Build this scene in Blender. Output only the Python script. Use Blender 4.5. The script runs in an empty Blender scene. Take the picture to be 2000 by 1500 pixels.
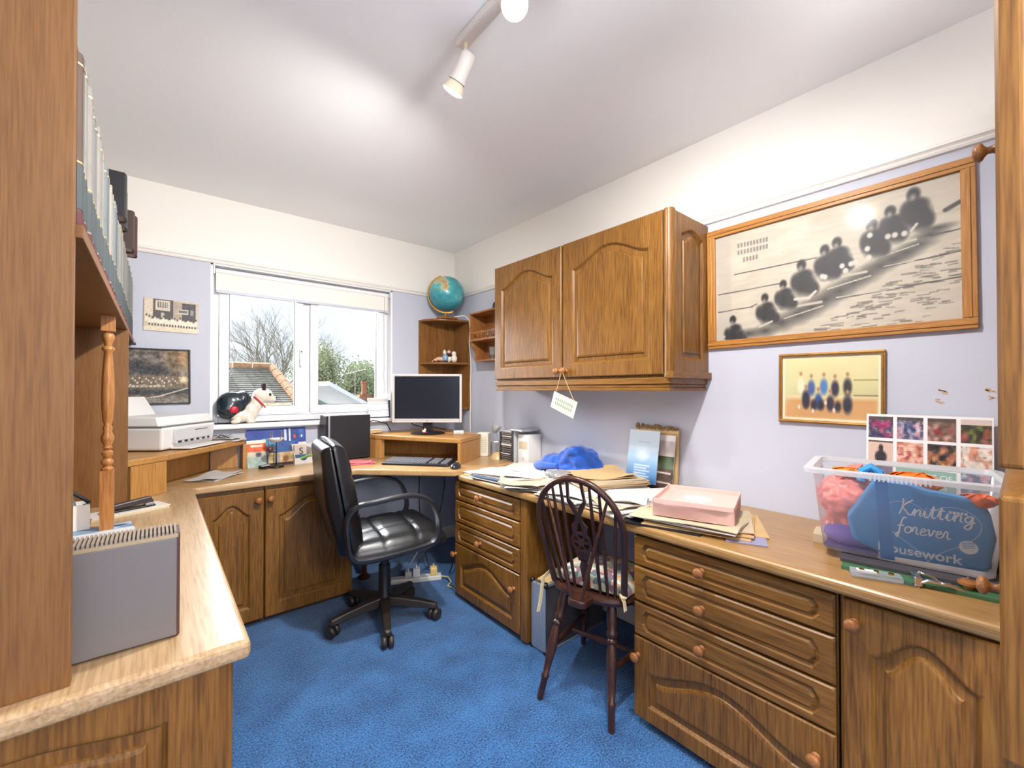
import bpy, bmesh, math, random
import numpy as np
from mathutils import Matrix, Vector
random.seed(7)
SC = bpy.context.scene
COL = SC.collection
PI = math.pi
R = math.radians

# ------------------------------------------------------------------ camera
cam_d = bpy.data.cameras.new('camera'); cam = bpy.data.objects.new('camera', cam_d); COL.objects.link(cam)
cam_d.sensor_fit = 'HORIZONTAL'; cam_d.sensor_width = 36.0; cam_d.lens = 834.8 / 2000 * 36.0
cam_d.shift_y = 4.7 / 2000; cam_d.clip_start = 0.02; cam_d.clip_end = 300
cam.location = (0, 0, 1.236)
cam.rotation_euler = (R(90 + 0.493), 0, R(-39.766))
SC.camera = cam

# ------------------------------------------------------------------ exposure, world, daylight
SC.view_settings.view_transform = 'Standard'; SC.view_settings.look = 'None'
SC.view_settings.gamma = 1.0; SC.view_settings.use_curve_mapping = False
SC.view_settings.exposure = 0.88
W = bpy.data.worlds.new('sky'); SC.world = W; W.use_nodes = True
_n = W.node_tree.nodes; _l = W.node_tree.links; _n.clear()
_tc = _n.new('ShaderNodeTexCoord'); _nz = _n.new('ShaderNodeTexNoise')
_nz.inputs['Scale'].default_value = 2.6; _nz.inputs['Detail'].default_value = 6; _nz.inputs['Roughness'].default_value = 0.55
_cr = _n.new('ShaderNodeValToRGB')
_cr.color_ramp.elements[0].position = 0.38; _cr.color_ramp.elements[0].color = (0.64, 0.745, 0.88, 1)
_cr.color_ramp.elements[1].position = 0.66; _cr.color_ramp.elements[1].color = (0.90, 0.92, 0.95, 1)
_bg = _n.new('ShaderNodeBackground'); _bg.inputs['Strength'].default_value = 0.74
_wo = _n.new('ShaderNodeOutputWorld')
_l.new(_tc.outputs['Generated'], _nz.inputs['Vector']); _l.new(_nz.outputs['Fac'], _cr.inputs['Fac'])
_l.new(_cr.outputs['Color'], _bg.inputs['Color']); _l.new(_bg.outputs['Background'], _wo.inputs['Surface'])

def lamp(name, kind, loc, energy, color=(1, 1, 1), direction=None, **kw):
    d = bpy.data.lights.new(name, kind); d.energy = energy; d.color = color
    for k, v in kw.items(): setattr(d, k, v)
    o = bpy.data.objects.new(name, d); COL.objects.link(o); o.location = loc
    if direction is not None:
        o.rotation_euler = Vector(direction).to_track_quat('-Z', 'Y').to_euler()
    return o
# hazy daylight arriving through the window (broad, thinly clouded sun)
lamp('hazy_sun', 'SUN', (0.4, 9, 6), 14.0, (0.95, 0.97, 1.0), (0.30, -1.0, -0.62), angle=R(55))

# ------------------------------------------------------------------ helpers
def lin(c):
    c = c / 255.0
    return c / 12.92 if c <= 0.04045 else ((c + 0.055) / 1.055) ** 2.4
def rgb(r, g, b): return (lin(r), lin(g), lin(b), 1.0)
MATS = {}
def _new(name):
    m = bpy.data.materials.new(name); m.use_nodes = True
    nt = m.node_tree; b = nt.nodes['Principled BSDF']
    MATS[name] = m
    return m, nt, b
def plain(name, col, rough=0.5, metal=0.0, spec=0.5, noise=0.0, nscale=30, bump=0.0, bscale=200, trans=0.0, coat=0.0, emit=None, es=0.0, sheen=0.0):
    if name in MATS: return MATS[name]
    m, nt, b = _new(name); N = nt.nodes; L = nt.links
    b.inputs['Base Color'].default_value = col; b.inputs['Roughness'].default_value = rough
    b.inputs['Metallic'].default_value = metal; b.inputs['Specular IOR Level'].default_value = spec
    b.inputs['Coat Weight'].default_value = coat; b.inputs['Sheen Weight'].default_value = sheen
    b.inputs['Transmission Weight'].default_value = trans
    if emit: b.inputs['Emission Color'].default_value = emit; b.inputs['Emission Strength'].default_value = es
    if noise or bump:
        tc = N.new('ShaderNodeTexCoord')
    if noise:
        nz = N.new('ShaderNodeTexNoise'); nz.inputs['Scale'].default_value = nscale; nz.inputs['Detail'].default_value = 4
        L.new(tc.outputs['Object'], nz.inputs['Vector'])
        rp = N.new('ShaderNodeValToRGB'); rp.color_ramp.elements[0].position = 0.3; rp.color_ramp.elements[1].position = 0.7
        rp.color_ramp.elements[0].color = (col[0] * (1 - noise), col[1] * (1 - noise), col[2] * (1 - noise), 1)
        rp.color_ramp.elements[1].color = (min(1, col[0] * (1 + noise)), min(1, col[1] * (1 + noise)), min(1, col[2] * (1 + noise)), 1)
        L.new(nz.outputs['Fac'], rp.inputs['Fac']); L.new(rp.outputs['Color'], b.inputs['Base Color'])
    if bump:
        n2 = N.new('ShaderNodeTexNoise'); n2.inputs['Scale'].default_value = bscale; n2.inputs['Detail'].default_value = 3
        L.new(tc.outputs['Object'], n2.inputs['Vector'])
        bp = N.new('ShaderNodeBump'); bp.inputs['Strength'].default_value = bump; bp.inputs['Distance'].default_value = 0.004
        L.new(n2.outputs['Fac'], bp.inputs['Height']); L.new(bp.outputs['Normal'], b.inputs['Normal'])
    return m
def wood(name, dark, mid, light, axis='Z', rough=0.4, scale=9.0, stretch=0.05, bump=0.08, coat=0.15, spec=0.35):
    if name in MATS: return MATS[name]
    m, nt, b = _new(name); N = nt.nodes; L = nt.links
    tc = N.new('ShaderNodeTexCoord'); oi = N.new('ShaderNodeObjectInfo')
    mu = N.new('ShaderNodeMath'); mu.operation = 'MULTIPLY'; mu.inputs[1].default_value = 37.0
    L.new(oi.outputs['Random'], mu.inputs[0])
    ad = N.new('ShaderNodeVectorMath'); ad.operation = 'ADD'
    L.new(tc.outputs['Object'], ad.inputs[0]); L.new(mu.outputs[0], ad.inputs[1])
    mp = N.new('ShaderNodeMapping'); s = [1, 1, 1]; s['XYZ'.index(axis)] = stretch
    mp.inputs['Scale'].default_value = s; L.new(ad.outputs[0], mp.inputs['Vector'])
    n1 = N.new('ShaderNodeTexNoise'); n1.inputs['Scale'].default_value = scale; n1.inputs['Detail'].default_value = 5
    n1.inputs['Distortion'].default_value = 0.5; L.new(mp.outputs[0], n1.inputs['Vector'])
    sn = N.new('ShaderNodeMath'); sn.operation = 'MULTIPLY'; sn.inputs[1].default_value = 22.0; L.new(n1.outputs['Fac'], sn.inputs[0])
    si = N.new('ShaderNodeMath'); si.operation = 'SINE'; L.new(sn.outputs[0], si.inputs[0])
    n2 = N.new('ShaderNodeTexNoise'); n2.inputs['Scale'].default_value = scale * 22; n2.inputs['Detail'].default_value = 3; L.new(mp.outputs[0], n2.inputs['Vector'])
    mx = N.new('ShaderNodeMath'); mx.operation = 'MULTIPLY_ADD'; mx.inputs[1].default_value = 0.055; L.new(si.outputs[0], mx.inputs[0]); L.new(n2.outputs['Fac'], mx.inputs[2])
    rp = N.new('ShaderNodeValToRGB'); e = rp.color_ramp.elements
    e[0].position = 0.22; e[0].color = dark; e[1].position = 0.80; e[1].color = light
    q = e.new(0.5); q.color = mid
    L.new(mx.outputs[0], rp.inputs['Fac']); L.new(rp.outputs['Color'], b.inputs['Base Color'])
    b.inputs['Roughness'].default_value = rough; b.inputs['Coat Weight'].default_value = coat; b.inputs['Coat Roughness'].default_value = 0.3
    b.inputs['Specular IOR Level'].default_value = spec
    bp = N.new('ShaderNodeBump'); bp.inputs['Strength'].default_value = bump; bp.inputs['Distance'].default_value = 0.001
    L.new(mx.outputs[0], bp.inputs['Height']); L.new(bp.outputs['Normal'], b.inputs['Normal'])
    return m
def glassy(name, tint=(1, 1, 1, 1), amount=0.12, rough=0.02, haze=0.0):
    """thin clear sheet: lets light through, reflects a little, may carry a milky haze"""
    if name in MATS: return MATS[name]
    m = bpy.data.materials.new(name); m.use_nodes = True; MATS[name] = m
    N = m.node_tree.nodes; L = m.node_tree.links; N.clear()
    t = N.new('ShaderNodeBsdfTransparent'); t.inputs['Color'].default_value = tint
    g = N.new('ShaderNodeBsdfGlossy'); g.inputs['Roughness'].default_value = rough
    f = N.new('ShaderNodeFresnel'); f.inputs['IOR'].default_value = 1.0 + amount * 3.5
    mx = N.new('ShaderNodeMixShader'); o = N.new('ShaderNodeOutputMaterial')
    L.new(f.outputs[0], mx.inputs[0]); L.new(t.outputs[0], mx.inputs[1]); L.new(g.outputs[0], mx.inputs[2])
    last = mx
    if haze:
        d = N.new('ShaderNodeBsdfDiffuse'); d.inputs['Color'].default_value = (0.9, 0.92, 0.95, 1)
        tl = N.new('ShaderNodeBsdfTranslucent'); tl.inputs['Color'].default_value = (0.9, 0.92, 0.95, 1)
        m1 = N.new('ShaderNodeMixShader'); m1.inputs[0].default_value = 0.4; L.new(d.outputs[0], m1.inputs[1]); L.new(tl.outputs[0], m1.inputs[2])
        m2 = N.new('ShaderNodeMixShader'); m2.inputs[0].default_value = haze; L.new(mx.outputs[0], m2.inputs[1]); L.new(m1.outputs[0], m2.inputs[2])
        last = m2
    L.new(last.outputs[0], o.inputs['Surface'])
    return m
def print_mat(name='printed_paper', rough=0.55, coat=0.0):
    if name in MATS: return MATS[name]
    m, nt, b = _new(name); a = nt.nodes.new('ShaderNodeAttribute'); a.attribute_name = 'Col'
    nt.links.new(a.outputs['Color'], b.inputs['Base Color']); b.inputs['Roughness'].default_value = rough
    b.inputs['Coat Weight'].default_value = coat; b.inputs['Coat Roughness'].default_value = 0.05
    return m

def tag(o, label=None, cat=None, group=None, kind=None):
    if label: o['label'] = label
    if cat: o['category'] = cat
    if group: o['group'] = group
    if kind: o['kind'] = kind
    return o
ROOT = {}
def thing(name, label, cat, loc=(0, 0, 0), rotz=0.0, group=None):
    o = bpy.data.objects.new(name, None); COL.objects.link(o); o.empty_display_size = 0.05
    o.location = loc; o.rotation_euler = (0, 0, rotz); tag(o, label, cat, group)
    ROOT[o.name] = Vector(loc)
    return o
class MB:
    def __init__(s, M=None):
        s.v = []; s.f = []; s.mi = []; s.M = M or Matrix.Identity(4); s.m = 0
    def add(s, vs, fs):
        b = len(s.v); M = s.M
        s.v += [tuple(M @ Vector(v)) for v in vs]
        s.f += [tuple(b + i for i in f) for f in fs]; s.mi += [s.m] * len(fs)
        return s
    def box(s, x0, x1, y0, y1, z0, z1):
        return s.add([(x0, y0, z0), (x1, y0, z0), (x1, y1, z0), (x0, y1, z0), (x0, y0, z1), (x1, y0, z1), (x1, y1, z1), (x0, y1, z1)],
                     [(0, 3, 2, 1), (4, 5, 6, 7), (0, 1, 5, 4), (1, 2, 6, 5), (2, 3, 7, 6), (3, 0, 4, 7)])
    def hexa(s, b4, t4):
        return s.add(list(b4) + list(t4), [(0, 3, 2, 1), (4, 5, 6, 7), (0, 1, 5, 4), (1, 2, 6, 5), (2, 3, 7, 6), (3, 0, 4, 7)])
    def prism(s, poly, z0, z1):
        a = 0.0; n = len(poly)
        for i in range(n): a += poly[i][0] * poly[(i + 1) % n][1] - poly[(i + 1) % n][0] * poly[i][1]
        if a < 0: poly = list(reversed(poly))
        vs = [(p[0], p[1], z0) for p in poly] + [(p[0], p[1], z1) for p in poly]
        fs = [tuple(reversed(range(n))), tuple(range(n, 2 * n))] + [(i, (i + 1) % n, n + (i + 1) % n, n + i) for i in range(n)]
        return s.add(vs, fs)
    def loops(s, ls, cap0=True, cap1=True, closed=False):
        n = len(ls[0]); vs = [p for l in ls for p in l]; fs = []
        for k in range(len(ls) - 1):
            for i in range(n): fs.append((k * n + i, k * n + (i + 1) % n, (k + 1) * n + (i + 1) % n, (k + 1) * n + i))
        if closed:
            k = len(ls) - 1
            for i in range(n): fs.append((k * n + i, k * n + (i + 1) % n, (i + 1) % n, i))
        else:
            if cap0: fs.append(tuple(reversed(range(n))))
            if cap1: fs.append(tuple(range((len(ls) - 1) * n, len(ls) * n)))
        return s.add(vs, fs)
    def lathe(s, prof, c=(0, 0, 0), axis=(0, 0, 1), seg=16):
        """prof: (radius, height) pairs along axis from c"""
        q = Vector((0, 0, 1)).rotation_difference(Vector(axis).normalized()); c = Vector(c)
        ls = []
        for r, h in prof:
            ls.append([c + q @ Vector((max(r, 1e-5) * math.cos(2 * PI * i / seg), max(r, 1e-5) * math.sin(2 * PI * i / seg), h)) for i in range(seg)])
        return s.loops(ls)
    def tube(s, pts, r, seg=8, closed=False):
        pts = [Vector(p) for p in pts]; n = len(pts); rs = r if isinstance(r, (list, tuple)) else [r] * n
        ls = []; up = None
        for i in range(n):
            if closed: t = pts[(i + 1) % n] - pts[i - 1]
            else: t = pts[min(i + 1, n - 1)] - pts[max(i - 1, 0)]
            t = t.normalized() if t.length > 1e-9 else Vector((0, 0, 1))
            if up is None:
                up = Vector((0, 0, 1)) if abs(t.z) < 0.9 else Vector((1, 0, 0))
            a = t.cross(up).normalized(); up = a.cross(t).normalized()
            ls.append([pts[i] + (a * math.cos(2 * PI * k / seg) + up * math.sin(2 * PI * k / seg)) * rs[i] for k in range(seg)])
        return s.loops(ls, closed=closed)
    def sweep(s, pts, prof, upv=(0, 0, 1)):
        """flat profile [(a,b)] swept along pts; a sideways, b along up"""
        pts = [Vector(p) for p in pts]; n = len(pts); ls = []; upv = Vector(upv)
        for i in range(n):
            t = (pts[min(i + 1, n - 1)] - pts[max(i - 1, 0)]).normalized(); a = t.cross(upv).normalized(); b = a.cross(t).normalized()
            ls.append([pts[i] + a * p[0] + b * p[1] for p in prof])
        return s.loops(ls)
    def ball(s, c, r, seg=16, rings=10, rot=None):
        r = r if isinstance(r, (list, tuple)) else (r, r, r); c = Vector(c)
        q = rot or Matrix.Identity(3); ls = []
        for k in range(rings + 1):
            th = PI * k / rings; sn = max(math.sin(th), 1e-3)
            ls.append([c + q @ Vector((r[0] * sn * math.cos(2 * PI * i / seg), r[1] * sn * math.sin(2 * PI * i / seg), -r[2] * math.cos(th))) for i in range(seg)])
        return s.loops(ls)
    def build(s, name, mats, parent=None, smooth=False, bevel=0.0, bseg=2, world=False, origin=None, sub=0, autosm=None):
        me = bpy.data.meshes.new(name); off = Vector((0, 0, 0))
        if parent is not None and world:
            off = ROOT.get(parent.name, Vector((0, 0, 0)))
        if origin is not None: off = Vector(origin)
        me.from_pydata([tuple(Vector(v) - off) for v in s.v], [], s.f)
        mats = mats if isinstance(mats, (list, tuple)) else [mats]
        for m in mats: me.materials.append(m)
        if len(mats) > 1: me.polygons.foreach_set('material_index', s.mi)
        me.validate()
        bm = bmesh.new(); bm.from_mesh(me); bmesh.ops.recalc_face_normals(bm, faces=bm.faces); bm.to_mesh(me); bm.free()
        if smooth:
            me.polygons.foreach_set('use_smooth', [True] * len(me.polygons))
            me.set_sharp_from_angle(angle=R(autosm or 40))
        o = bpy.data.objects.new(name, me); COL.objects.link(o)
        if parent is not None:
            o.parent = parent; ROOT[o.name] = ROOT.get(parent.name, Vector((0, 0, 0)))
        elif origin is not None:
            o.location = origin; ROOT[o.name] = Vector(origin)
        if sub:
            md = o.modifiers.new('sub', 'SUBSURF'); md.levels = sub; md.render_levels = sub
        if bevel:
            md = o.modifiers.new('bev', 'BEVEL'); md.width = bevel; md.segments = bseg; md.limit_method = 'ANGLE'; md.angle_limit = R(35)
        return o
def struct(o): o['kind'] = 'structure'; return o
def remesh(o, vox, smooth=4):
    md = o.modifiers.new('rm', 'REMESH'); md.mode = 'VOXEL'; md.voxel_size = vox; md.use_smooth_shade = True
    if smooth:
        s = o.modifiers.new('sm', 'SMOOTH'); s.iterations = smooth; s.factor = 0.5
    return o
def text(name, s, size, mat, parent, M, align='CENTER', shear=0.0, depth=0.0006, bold=0.0, space=1.0):
    c = bpy.data.curves.new(name, 'FONT'); c.body = s; c.size = size; c.align_x = align; c.align_y = 'CENTER'
    c.shear = shear; c.extrude = depth; c.offset = bold; c.space_character = space
    t = bpy.data.objects.new(name + '_tmp', c); COL.objects.link(t)
    me = bpy.data.meshes.new_from_object(t); bpy.data.objects.remove(t); bpy.data.curves.remove(c)
    me.transform(M); me.materials.clear(); me.materials.append(mat); me.name = name
    o = bpy.data.objects.new(name, me); COL.objects.link(o); o.parent = parent
    return o
def frame_M(o, u, v):
    """local (a,b,c) -> o + a*u + b*v + c*(u x v)"""
    u = Vector(u).normalized(); v = Vector(v).normalized(); w = u.cross(v)
    return Matrix(((u.x, v.x, w.x, o[0]), (u.y, v.y, w.y, o[1]), (u.z, v.z, w.z, o[2]), (0, 0, 0, 1)))
def copy_tree(o, parent=None, loc=None, rotz=None):
    c = o.copy(); COL.objects.link(c); c.parent = parent
    if loc is not None: c.location = loc
    if rotz is not None: c.rotation_euler = (0, 0, rotz)
    for ch in list(o.children): copy_tree(ch, c)
    return c

# ---- flat prints painted with numpy into vertex colours
class Cv:
    def __init__(s, w, h, col):
        s.w, s.h = w, h; s.a = np.zeros((h, w, 3)); s.a[:] = [x / 255 for x in col]
        s.X, s.Y = np.meshgrid((np.arange(w) + .5) / w, (np.arange(h) + .5) / h); s.rng = np.random.RandomState(5)
    def mix(s, m, col):
        m = np.clip(m, 0, 1)[..., None]; s.a = s.a * (1 - m) + np.array([x / 255 for x in col]) * m
    def ell(s, x, y, rx, ry, col, soft=0.15, ang=0, al=1):
        c, n = math.cos(ang), math.sin(ang); dx = s.X - x; dy = s.Y - y; asp = s.w / s.h
        a = (dx * c * asp + dy * n) / (rx * asp); b = (-dx * n * asp + dy * c) / ry
        s.mix((1 - np.sqrt(a * a + b * b)) / soft * al if soft else 1.0 * (a * a + b * b < 1), col)
    def rect(s, x0, y0, x1, y1, col, soft=0.004, al=1):
        m = np.clip((s.X - x0) / soft + .5, 0, 1) * np.clip((x1 - s.X) / soft + .5, 0, 1) * np.clip((s.Y - y0) / soft + .5, 0, 1) * np.clip((y1 - s.Y) / soft + .5, 0, 1)
        s.mix(m * al, col)
    def line(s, x0, y0, x1, y1, wd, col, al=1):
        asp = s.w / s.h; ax, ay, bx, by = x0 * asp, y0, x1 * asp, y1; px = s.X * asp; py = s.Y
        t = np.clip(((px - ax) * (bx - ax) + (py - ay) * (by - ay)) / ((bx - ax) ** 2 + (by - ay) ** 2 + 1e-9), 0, 1)
        d = np.hypot(px - ax - t * (bx - ax), py - ay - t * (by - ay)); s.mix(np.clip((wd - d) / (wd * .5), 0, 1) * al, col)
    def noise(s, cells, amp, col=None, sx=1, sy=1, lo=None):
        g = s.rng.rand(int(cells * sy) + 2, int(cells * sx) + 2)
        fx = s.X * (g.shape[1] - 2); fy = s.Y * (g.shape[0] - 2); ix = fx.astype(int); iy = fy.astype(int); tx = fx - ix; ty = fy - iy
        n = (g[iy, ix] * (1 - tx) + g[iy, ix + 1] * tx) * (1 - ty) + (g[iy + 1, ix] * (1 - tx) + g[iy + 1, ix + 1] * tx) * ty
        if col is None: s.a = np.clip(s.a + ((n - .5) * 2 * amp)[..., None], 0, 1)
        else: s.mix(np.clip((n - (lo or .5)) * 4, 0, 1) * amp, col)
    def grad(s, y0, c0, y1, c1):
        t = np.clip((s.Y - y0) / (y1 - y0), 0, 1)[..., None]; m = ((s.Y >= y0) & (s.Y <= y1))[..., None]
        g = np.array(c0) / 255 * (1 - t) + np.array(c1) / 255 * t; s.a = np.where(m, g, s.a)
def print_panel(name, cv, M, w, h, parent, mat=None):
    """canvas on a flat sheet w x h, lower left corner at M origin, facing M's z"""
    H, Wd = cv.h, cv.w; a = np.clip(cv.a, 0, 1); L = np.where(a <= 0.04045, a / 12.92, ((a + 0.055) / 1.055) ** 2.4)
    vs = []; cols = []
    for j in range(H + 1):
        for i in range(Wd + 1):
            vs.append(tuple(M @ Vector((w * i / Wd, h * (1 - j / H), 0))))
    fs = [(j * (Wd + 1) + i, (j + 1) * (Wd + 1) + i, (j + 1) * (Wd + 1) + i + 1, j * (Wd + 1) + i + 1) for j in range(H) for i in range(Wd)]
    me = bpy.data.meshes.new(name); me.from_pydata(vs, [], fs)
    at = me.color_attributes.new('Col', 'FLOAT_COLOR', 'CORNER')
    fl = np.repeat(np.concatenate([L.reshape(-1, 3), np.ones((H * Wd, 1))], 1), 4, axis=0).astype(np.float32)
    at.data.foreach_set('color', fl.ravel()); me.materials.append(mat or print_mat())
    o = bpy.data.objects.new(name, me); COL.objects.link(o); o.parent = parent
    if parent is not None: ROOT[o.name] = ROOT.get(parent.name, Vector((0, 0, 0)))
    return o
# ------------------------------------------------------------------ materials of the room
OAK = (rgb(82, 51, 17), rgb(126, 84, 32), rgb(147, 104, 46))
m_oak_z = wood('oak_upright', *OAK, axis='Z'); m_oak_y = wood('oak_lengthwise', *OAK, axis='Y'); m_oak_x = wood('oak_crosswise', *OAK, axis='X')
PALE = (rgb(160, 108, 60), rgb(190, 138, 84), rgb(205, 156, 102))
m_top_y = wood('worktop_lengthwise', rgb(142, 102, 54), rgb(170, 130, 78), rgb(184, 148, 100), axis='Y', rough=0.33, coat=0.3)
m_top_l = wood('worktop_pale', rgb(150, 118, 80), rgb(178, 148, 110), rgb(194, 168, 134), axis='Y', rough=0.33, coat=0.3)
m_top_x = wood('worktop_crosswise', rgb(152, 116, 72), rgb(182, 146, 100), rgb(196, 164, 122), axis='X', rough=0.33, coat=0.3)
m_panel_z = wood('hutch_veneer', rgb(108, 71, 36), rgb(127, 86, 45), rgb(137, 96, 54), axis='Z', scale=14, stretch=0.04, rough=0.5, bump=0.05, coat=0.05)
m_panel_y = wood('hutch_veneer_lengthwise', rgb(108, 71, 36), rgb(127, 86, 45), rgb(137, 96, 54), axis='Y', scale=14, stretch=0.04, rough=0.5, bump=0.05, coat=0.05)
m_spindle = wood('turned_oak', rgb(134, 84, 42), rgb(168, 114, 62), rgb(184, 132, 78), axis='Z', scale=12)
m_dark_in = plain('dark_interior', rgb(58, 42, 34), 0.8)
m_white = plain('white_upvc', rgb(238, 239, 241), 0.32)
m_paint = plain('white_gloss_paint', rgb(236, 232, 226), 0.4)
m_lilac = plain('lilac_wall_paint', rgb(196, 199, 212), 0.85, noise=0.02, nscale=3, bump=0.08, bscale=90)
m_cream = plain('cream_wall_paint', rgb(238, 234, 227), 0.85, bump=0.08, bscale=90)
m_ceil = plain('ceiling_paint', rgb(250, 250, 250), 0.9, bump=0.12, bscale=60)
m_black = plain('black_plastic', rgb(24, 24, 28), 0.4)
m_blackgl = plain('black_leather', rgb(22, 22, 25), 0.32, spec=0.6, bump=0.15, bscale=160)
m_cable = plain('black_cable', rgb(20, 20, 22), 0.5)
m_wcable = plain('white_cable', rgb(225, 222, 214), 0.5)
m_chrome = plain('chrome', rgb(215, 215, 218), 0.18, metal=1.0)
m_silver = plain('silver_paint', rgb(190, 192, 196), 0.3, metal=0.6)
m_brass = plain('brass', rgb(196, 150, 70), 0.28, metal=1.0)
m_paper = plain('white_paper', rgb(208, 204, 198), 0.75, noise=0.03, nscale=20)
m_paper2 = plain('cream_paper', rgb(202, 184, 154), 0.78, noise=0.05, nscale=12)
m_paper3 = plain('manila_card', rgb(206, 172, 122), 0.75, noise=0.06, nscale=12)
m_paper4 = plain('grey_print_paper', rgb(196, 192, 188), 0.75, noise=0.12, nscale=40)
m_blue_card = plain('slate_blue_card', rgb(84, 108, 134), 0.6, noise=0.15, nscale=20)

def carpet():
    m, nt, b = _new('blue_carpet'); N = nt.nodes; L = nt.links
    tc = N.new('ShaderNodeTexCoord'); n1 = N.new('ShaderNodeTexNoise'); n1.inputs['Scale'].default_value = 150; n1.inputs['Detail'].default_value = 3
    n2 = N.new('ShaderNodeTexNoise'); n2.inputs['Scale'].default_value = 7; n2.inputs['Detail'].default_value = 3
    L.new(tc.outputs['Object'], n1.inputs['Vector']); L.new(tc.outputs['Object'], n2.inputs['Vector'])
    ad = N.new('ShaderNodeMath'); ad.operation = 'MULTIPLY_ADD'; ad.inputs[1].default_value = 0.35; L.new(n2.outputs['Fac'], ad.inputs[0]); L.new(n1.outputs['Fac'], ad.inputs[2])
    rp = N.new('ShaderNodeValToRGB'); e = rp.color_ramp.elements; e[0].position = 0.50; e[0].color = rgb(10, 48, 92); e[1].position = 0.90; e[1].color = rgb(62, 126, 188)
    L.new(ad.outputs[0], rp.inputs['Fac']); L.new(rp.outputs['Color'], b.inputs['Base Color'])
    b.inputs['Roughness'].default_value = 0.95; b.inputs['Specular IOR Level'].default_value = 0.15; b.inputs['Sheen Weight'].default_value = 0.3
    bp = N.new('ShaderNodeBump'); bp.inputs['Strength'].default_value = 0.8; bp.inputs['Distance'].default_value = 0.006
    L.new(n1.outputs['Fac'], bp.inputs['Height']); L.new(bp.outputs['Normal'], b.inputs['Normal'])
    return m
m_carpet = carpet()

# ------------------------------------------------------------------ room shell
XL, XR, YB, YF, ZC, ZR = -0.46, 1.949, 3.11, -2.0, 2.40, 2.008
WX0, WX1, WZ0, WZ1 = 0.246, 1.392, 1.03, 2.0
struct(MB().box(XL - .12, XR + .12, YF, YB + .12, -0.1, 0).build('floor', m_carpet))
struct(MB().box(XL - .12, XR + .12, YF, YB + .14, ZC, ZC + .1).build('ceiling', m_ceil))
def wall(name, boxes):
    mb = MB()
    for (x0, x1, y0, y1, z0, z1) in boxes:
        if z0 < ZR < z1:
            mb.m = 0; mb.box(x0, x1, y0, y1, z0, ZR); mb.m = 1; mb.box(x0, x1, y0, y1, ZR, z1)
        else:
            mb.m = 0 if z1 <= ZR else 1; mb.box(x0, x1, y0, y1, z0, z1)
    return struct(mb.build(name, [m_lilac, m_cream]))
w_right = wall('wall_right', [(XR, XR + .12, YF, YB, 0, ZC)])
wall('wall_left', [(XL - .12, XL, YF, YB, 0, ZC)])
wall('wall_front', [(XL - .12, XR + .12, YF - .12, YF, 0, ZC)])
wall('wall_back', [(XL - .12, WX0, YB, YB + .14, 0, ZC), (WX1, XR + .12, YB, YB + .14, 0, ZC), (WX0, WX1, YB, YB + .14, 0, WZ0), (WX0, WX1, YB, YB + .14, WZ1, ZC)])
# chipped paint on the right wall above the photo collage
m_chip = plain('exposed_plaster', rgb(206, 164, 118), 0.9, noise=0.3, nscale=200)
rr = random.Random(3)
for (y, z, s) in ((.172, 1.230, .75), (.176, 1.200, .6), (.066, 1.236, .7), (.064, 1.214, .5)):
    mb = MB()
    for k in range(5):
        yy = y + rr.uniform(-.018, .018) * s; zz = z + rr.uniform(-.006, .006); n = 7
        mb.prism([(0.010 * s * math.cos(2 * PI * i / n) * rr.uniform(.5, 1.2), 0.0035 * s * math.sin(2 * PI * i / n) * rr.uniform(.4, 1.3)) for i in range(n)], 0, .0008)
        for i in range(len(mb.v) - 2 * n, len(mb.v)):
            a, b, c = mb.v[i]; mb.v[i] = (XR - .0004 - c, yy + a, zz + b + a * .35)
    mb.build('paint_chip', m_chip, w_right)
# picture rail (moulding) on three walls
prof = [(0, 0), (.012, .002), (.016, .010), (.010, .016), (.020, .024), (.020, .032), (.006, .040), (0, .040)]
def rail(name, pts, nrm):
    mb = MB(); n = Vector(nrm)
    mb.loops([[Vector(p) + n * a + Vector((0, 0, b - .012)) for a, b in prof] for p in pts]); return struct(mb.build(name, m_paint, bevel=0))
rail('trim_1', [(XR, .0, ZR), (XR, YB, ZR)], (-1, 0, 0))
rail('trim_2', [(XL, YB, ZR), (XR, YB, ZR)], (0, -1, 0))
rail('trim_3', [(XL, YF, ZR), (XL, YB, ZR)], (1, 0, 0))
for nm, b in (('baseboard_right', (XR - .016, XR, 0.0, YB, 0, .10)), ('baseboard_back', (XL, XR, YB - .016, YB, 0, .10)), ('baseboard_left', (XL, XL + .016, YF, YB, 0, .10))):
    struct(MB().box(*b).build(nm, m_paint, bevel=.004))

# ------------------------------------------------------------------ window
win = struct(MB().box(WX0, WX1, YB + .12, YB + .139, WZ0, WZ0 + .002).build('window_1', m_white, origin=(.82, YB + .1, WZ0)))
def wpart(name, mb, mat, par=None, **k): return mb.build(name, mat, par or win, world=True, **k)
def rect_frame(mb, x0, x1, z0, z1, t, y0, y1):
    mb.box(x0, x0 + t, y0, y1, z0, z1); mb.box(x1 - t, x1, y0, y1, z0, z1); mb.box(x0 + t, x1 - t, y0, y1, z0, z0 + t); mb.box(x0 + t, x1 - t, y0, y1, z1 - t, z1); return mb
mb = MB(); rect_frame(mb, WX0 + .001, WX1 - .001, WZ0 + .002, WZ1 - .001, .045, YB + .065, YB + .125); mb.box(.775, .815, YB + .065, YB + .125, WZ0 + .047, WZ1 - .046)
wpart('window_frame', mb, m_white, bevel=.004)
m_glass = glassy('window_glass', amount=0.035)
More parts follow.
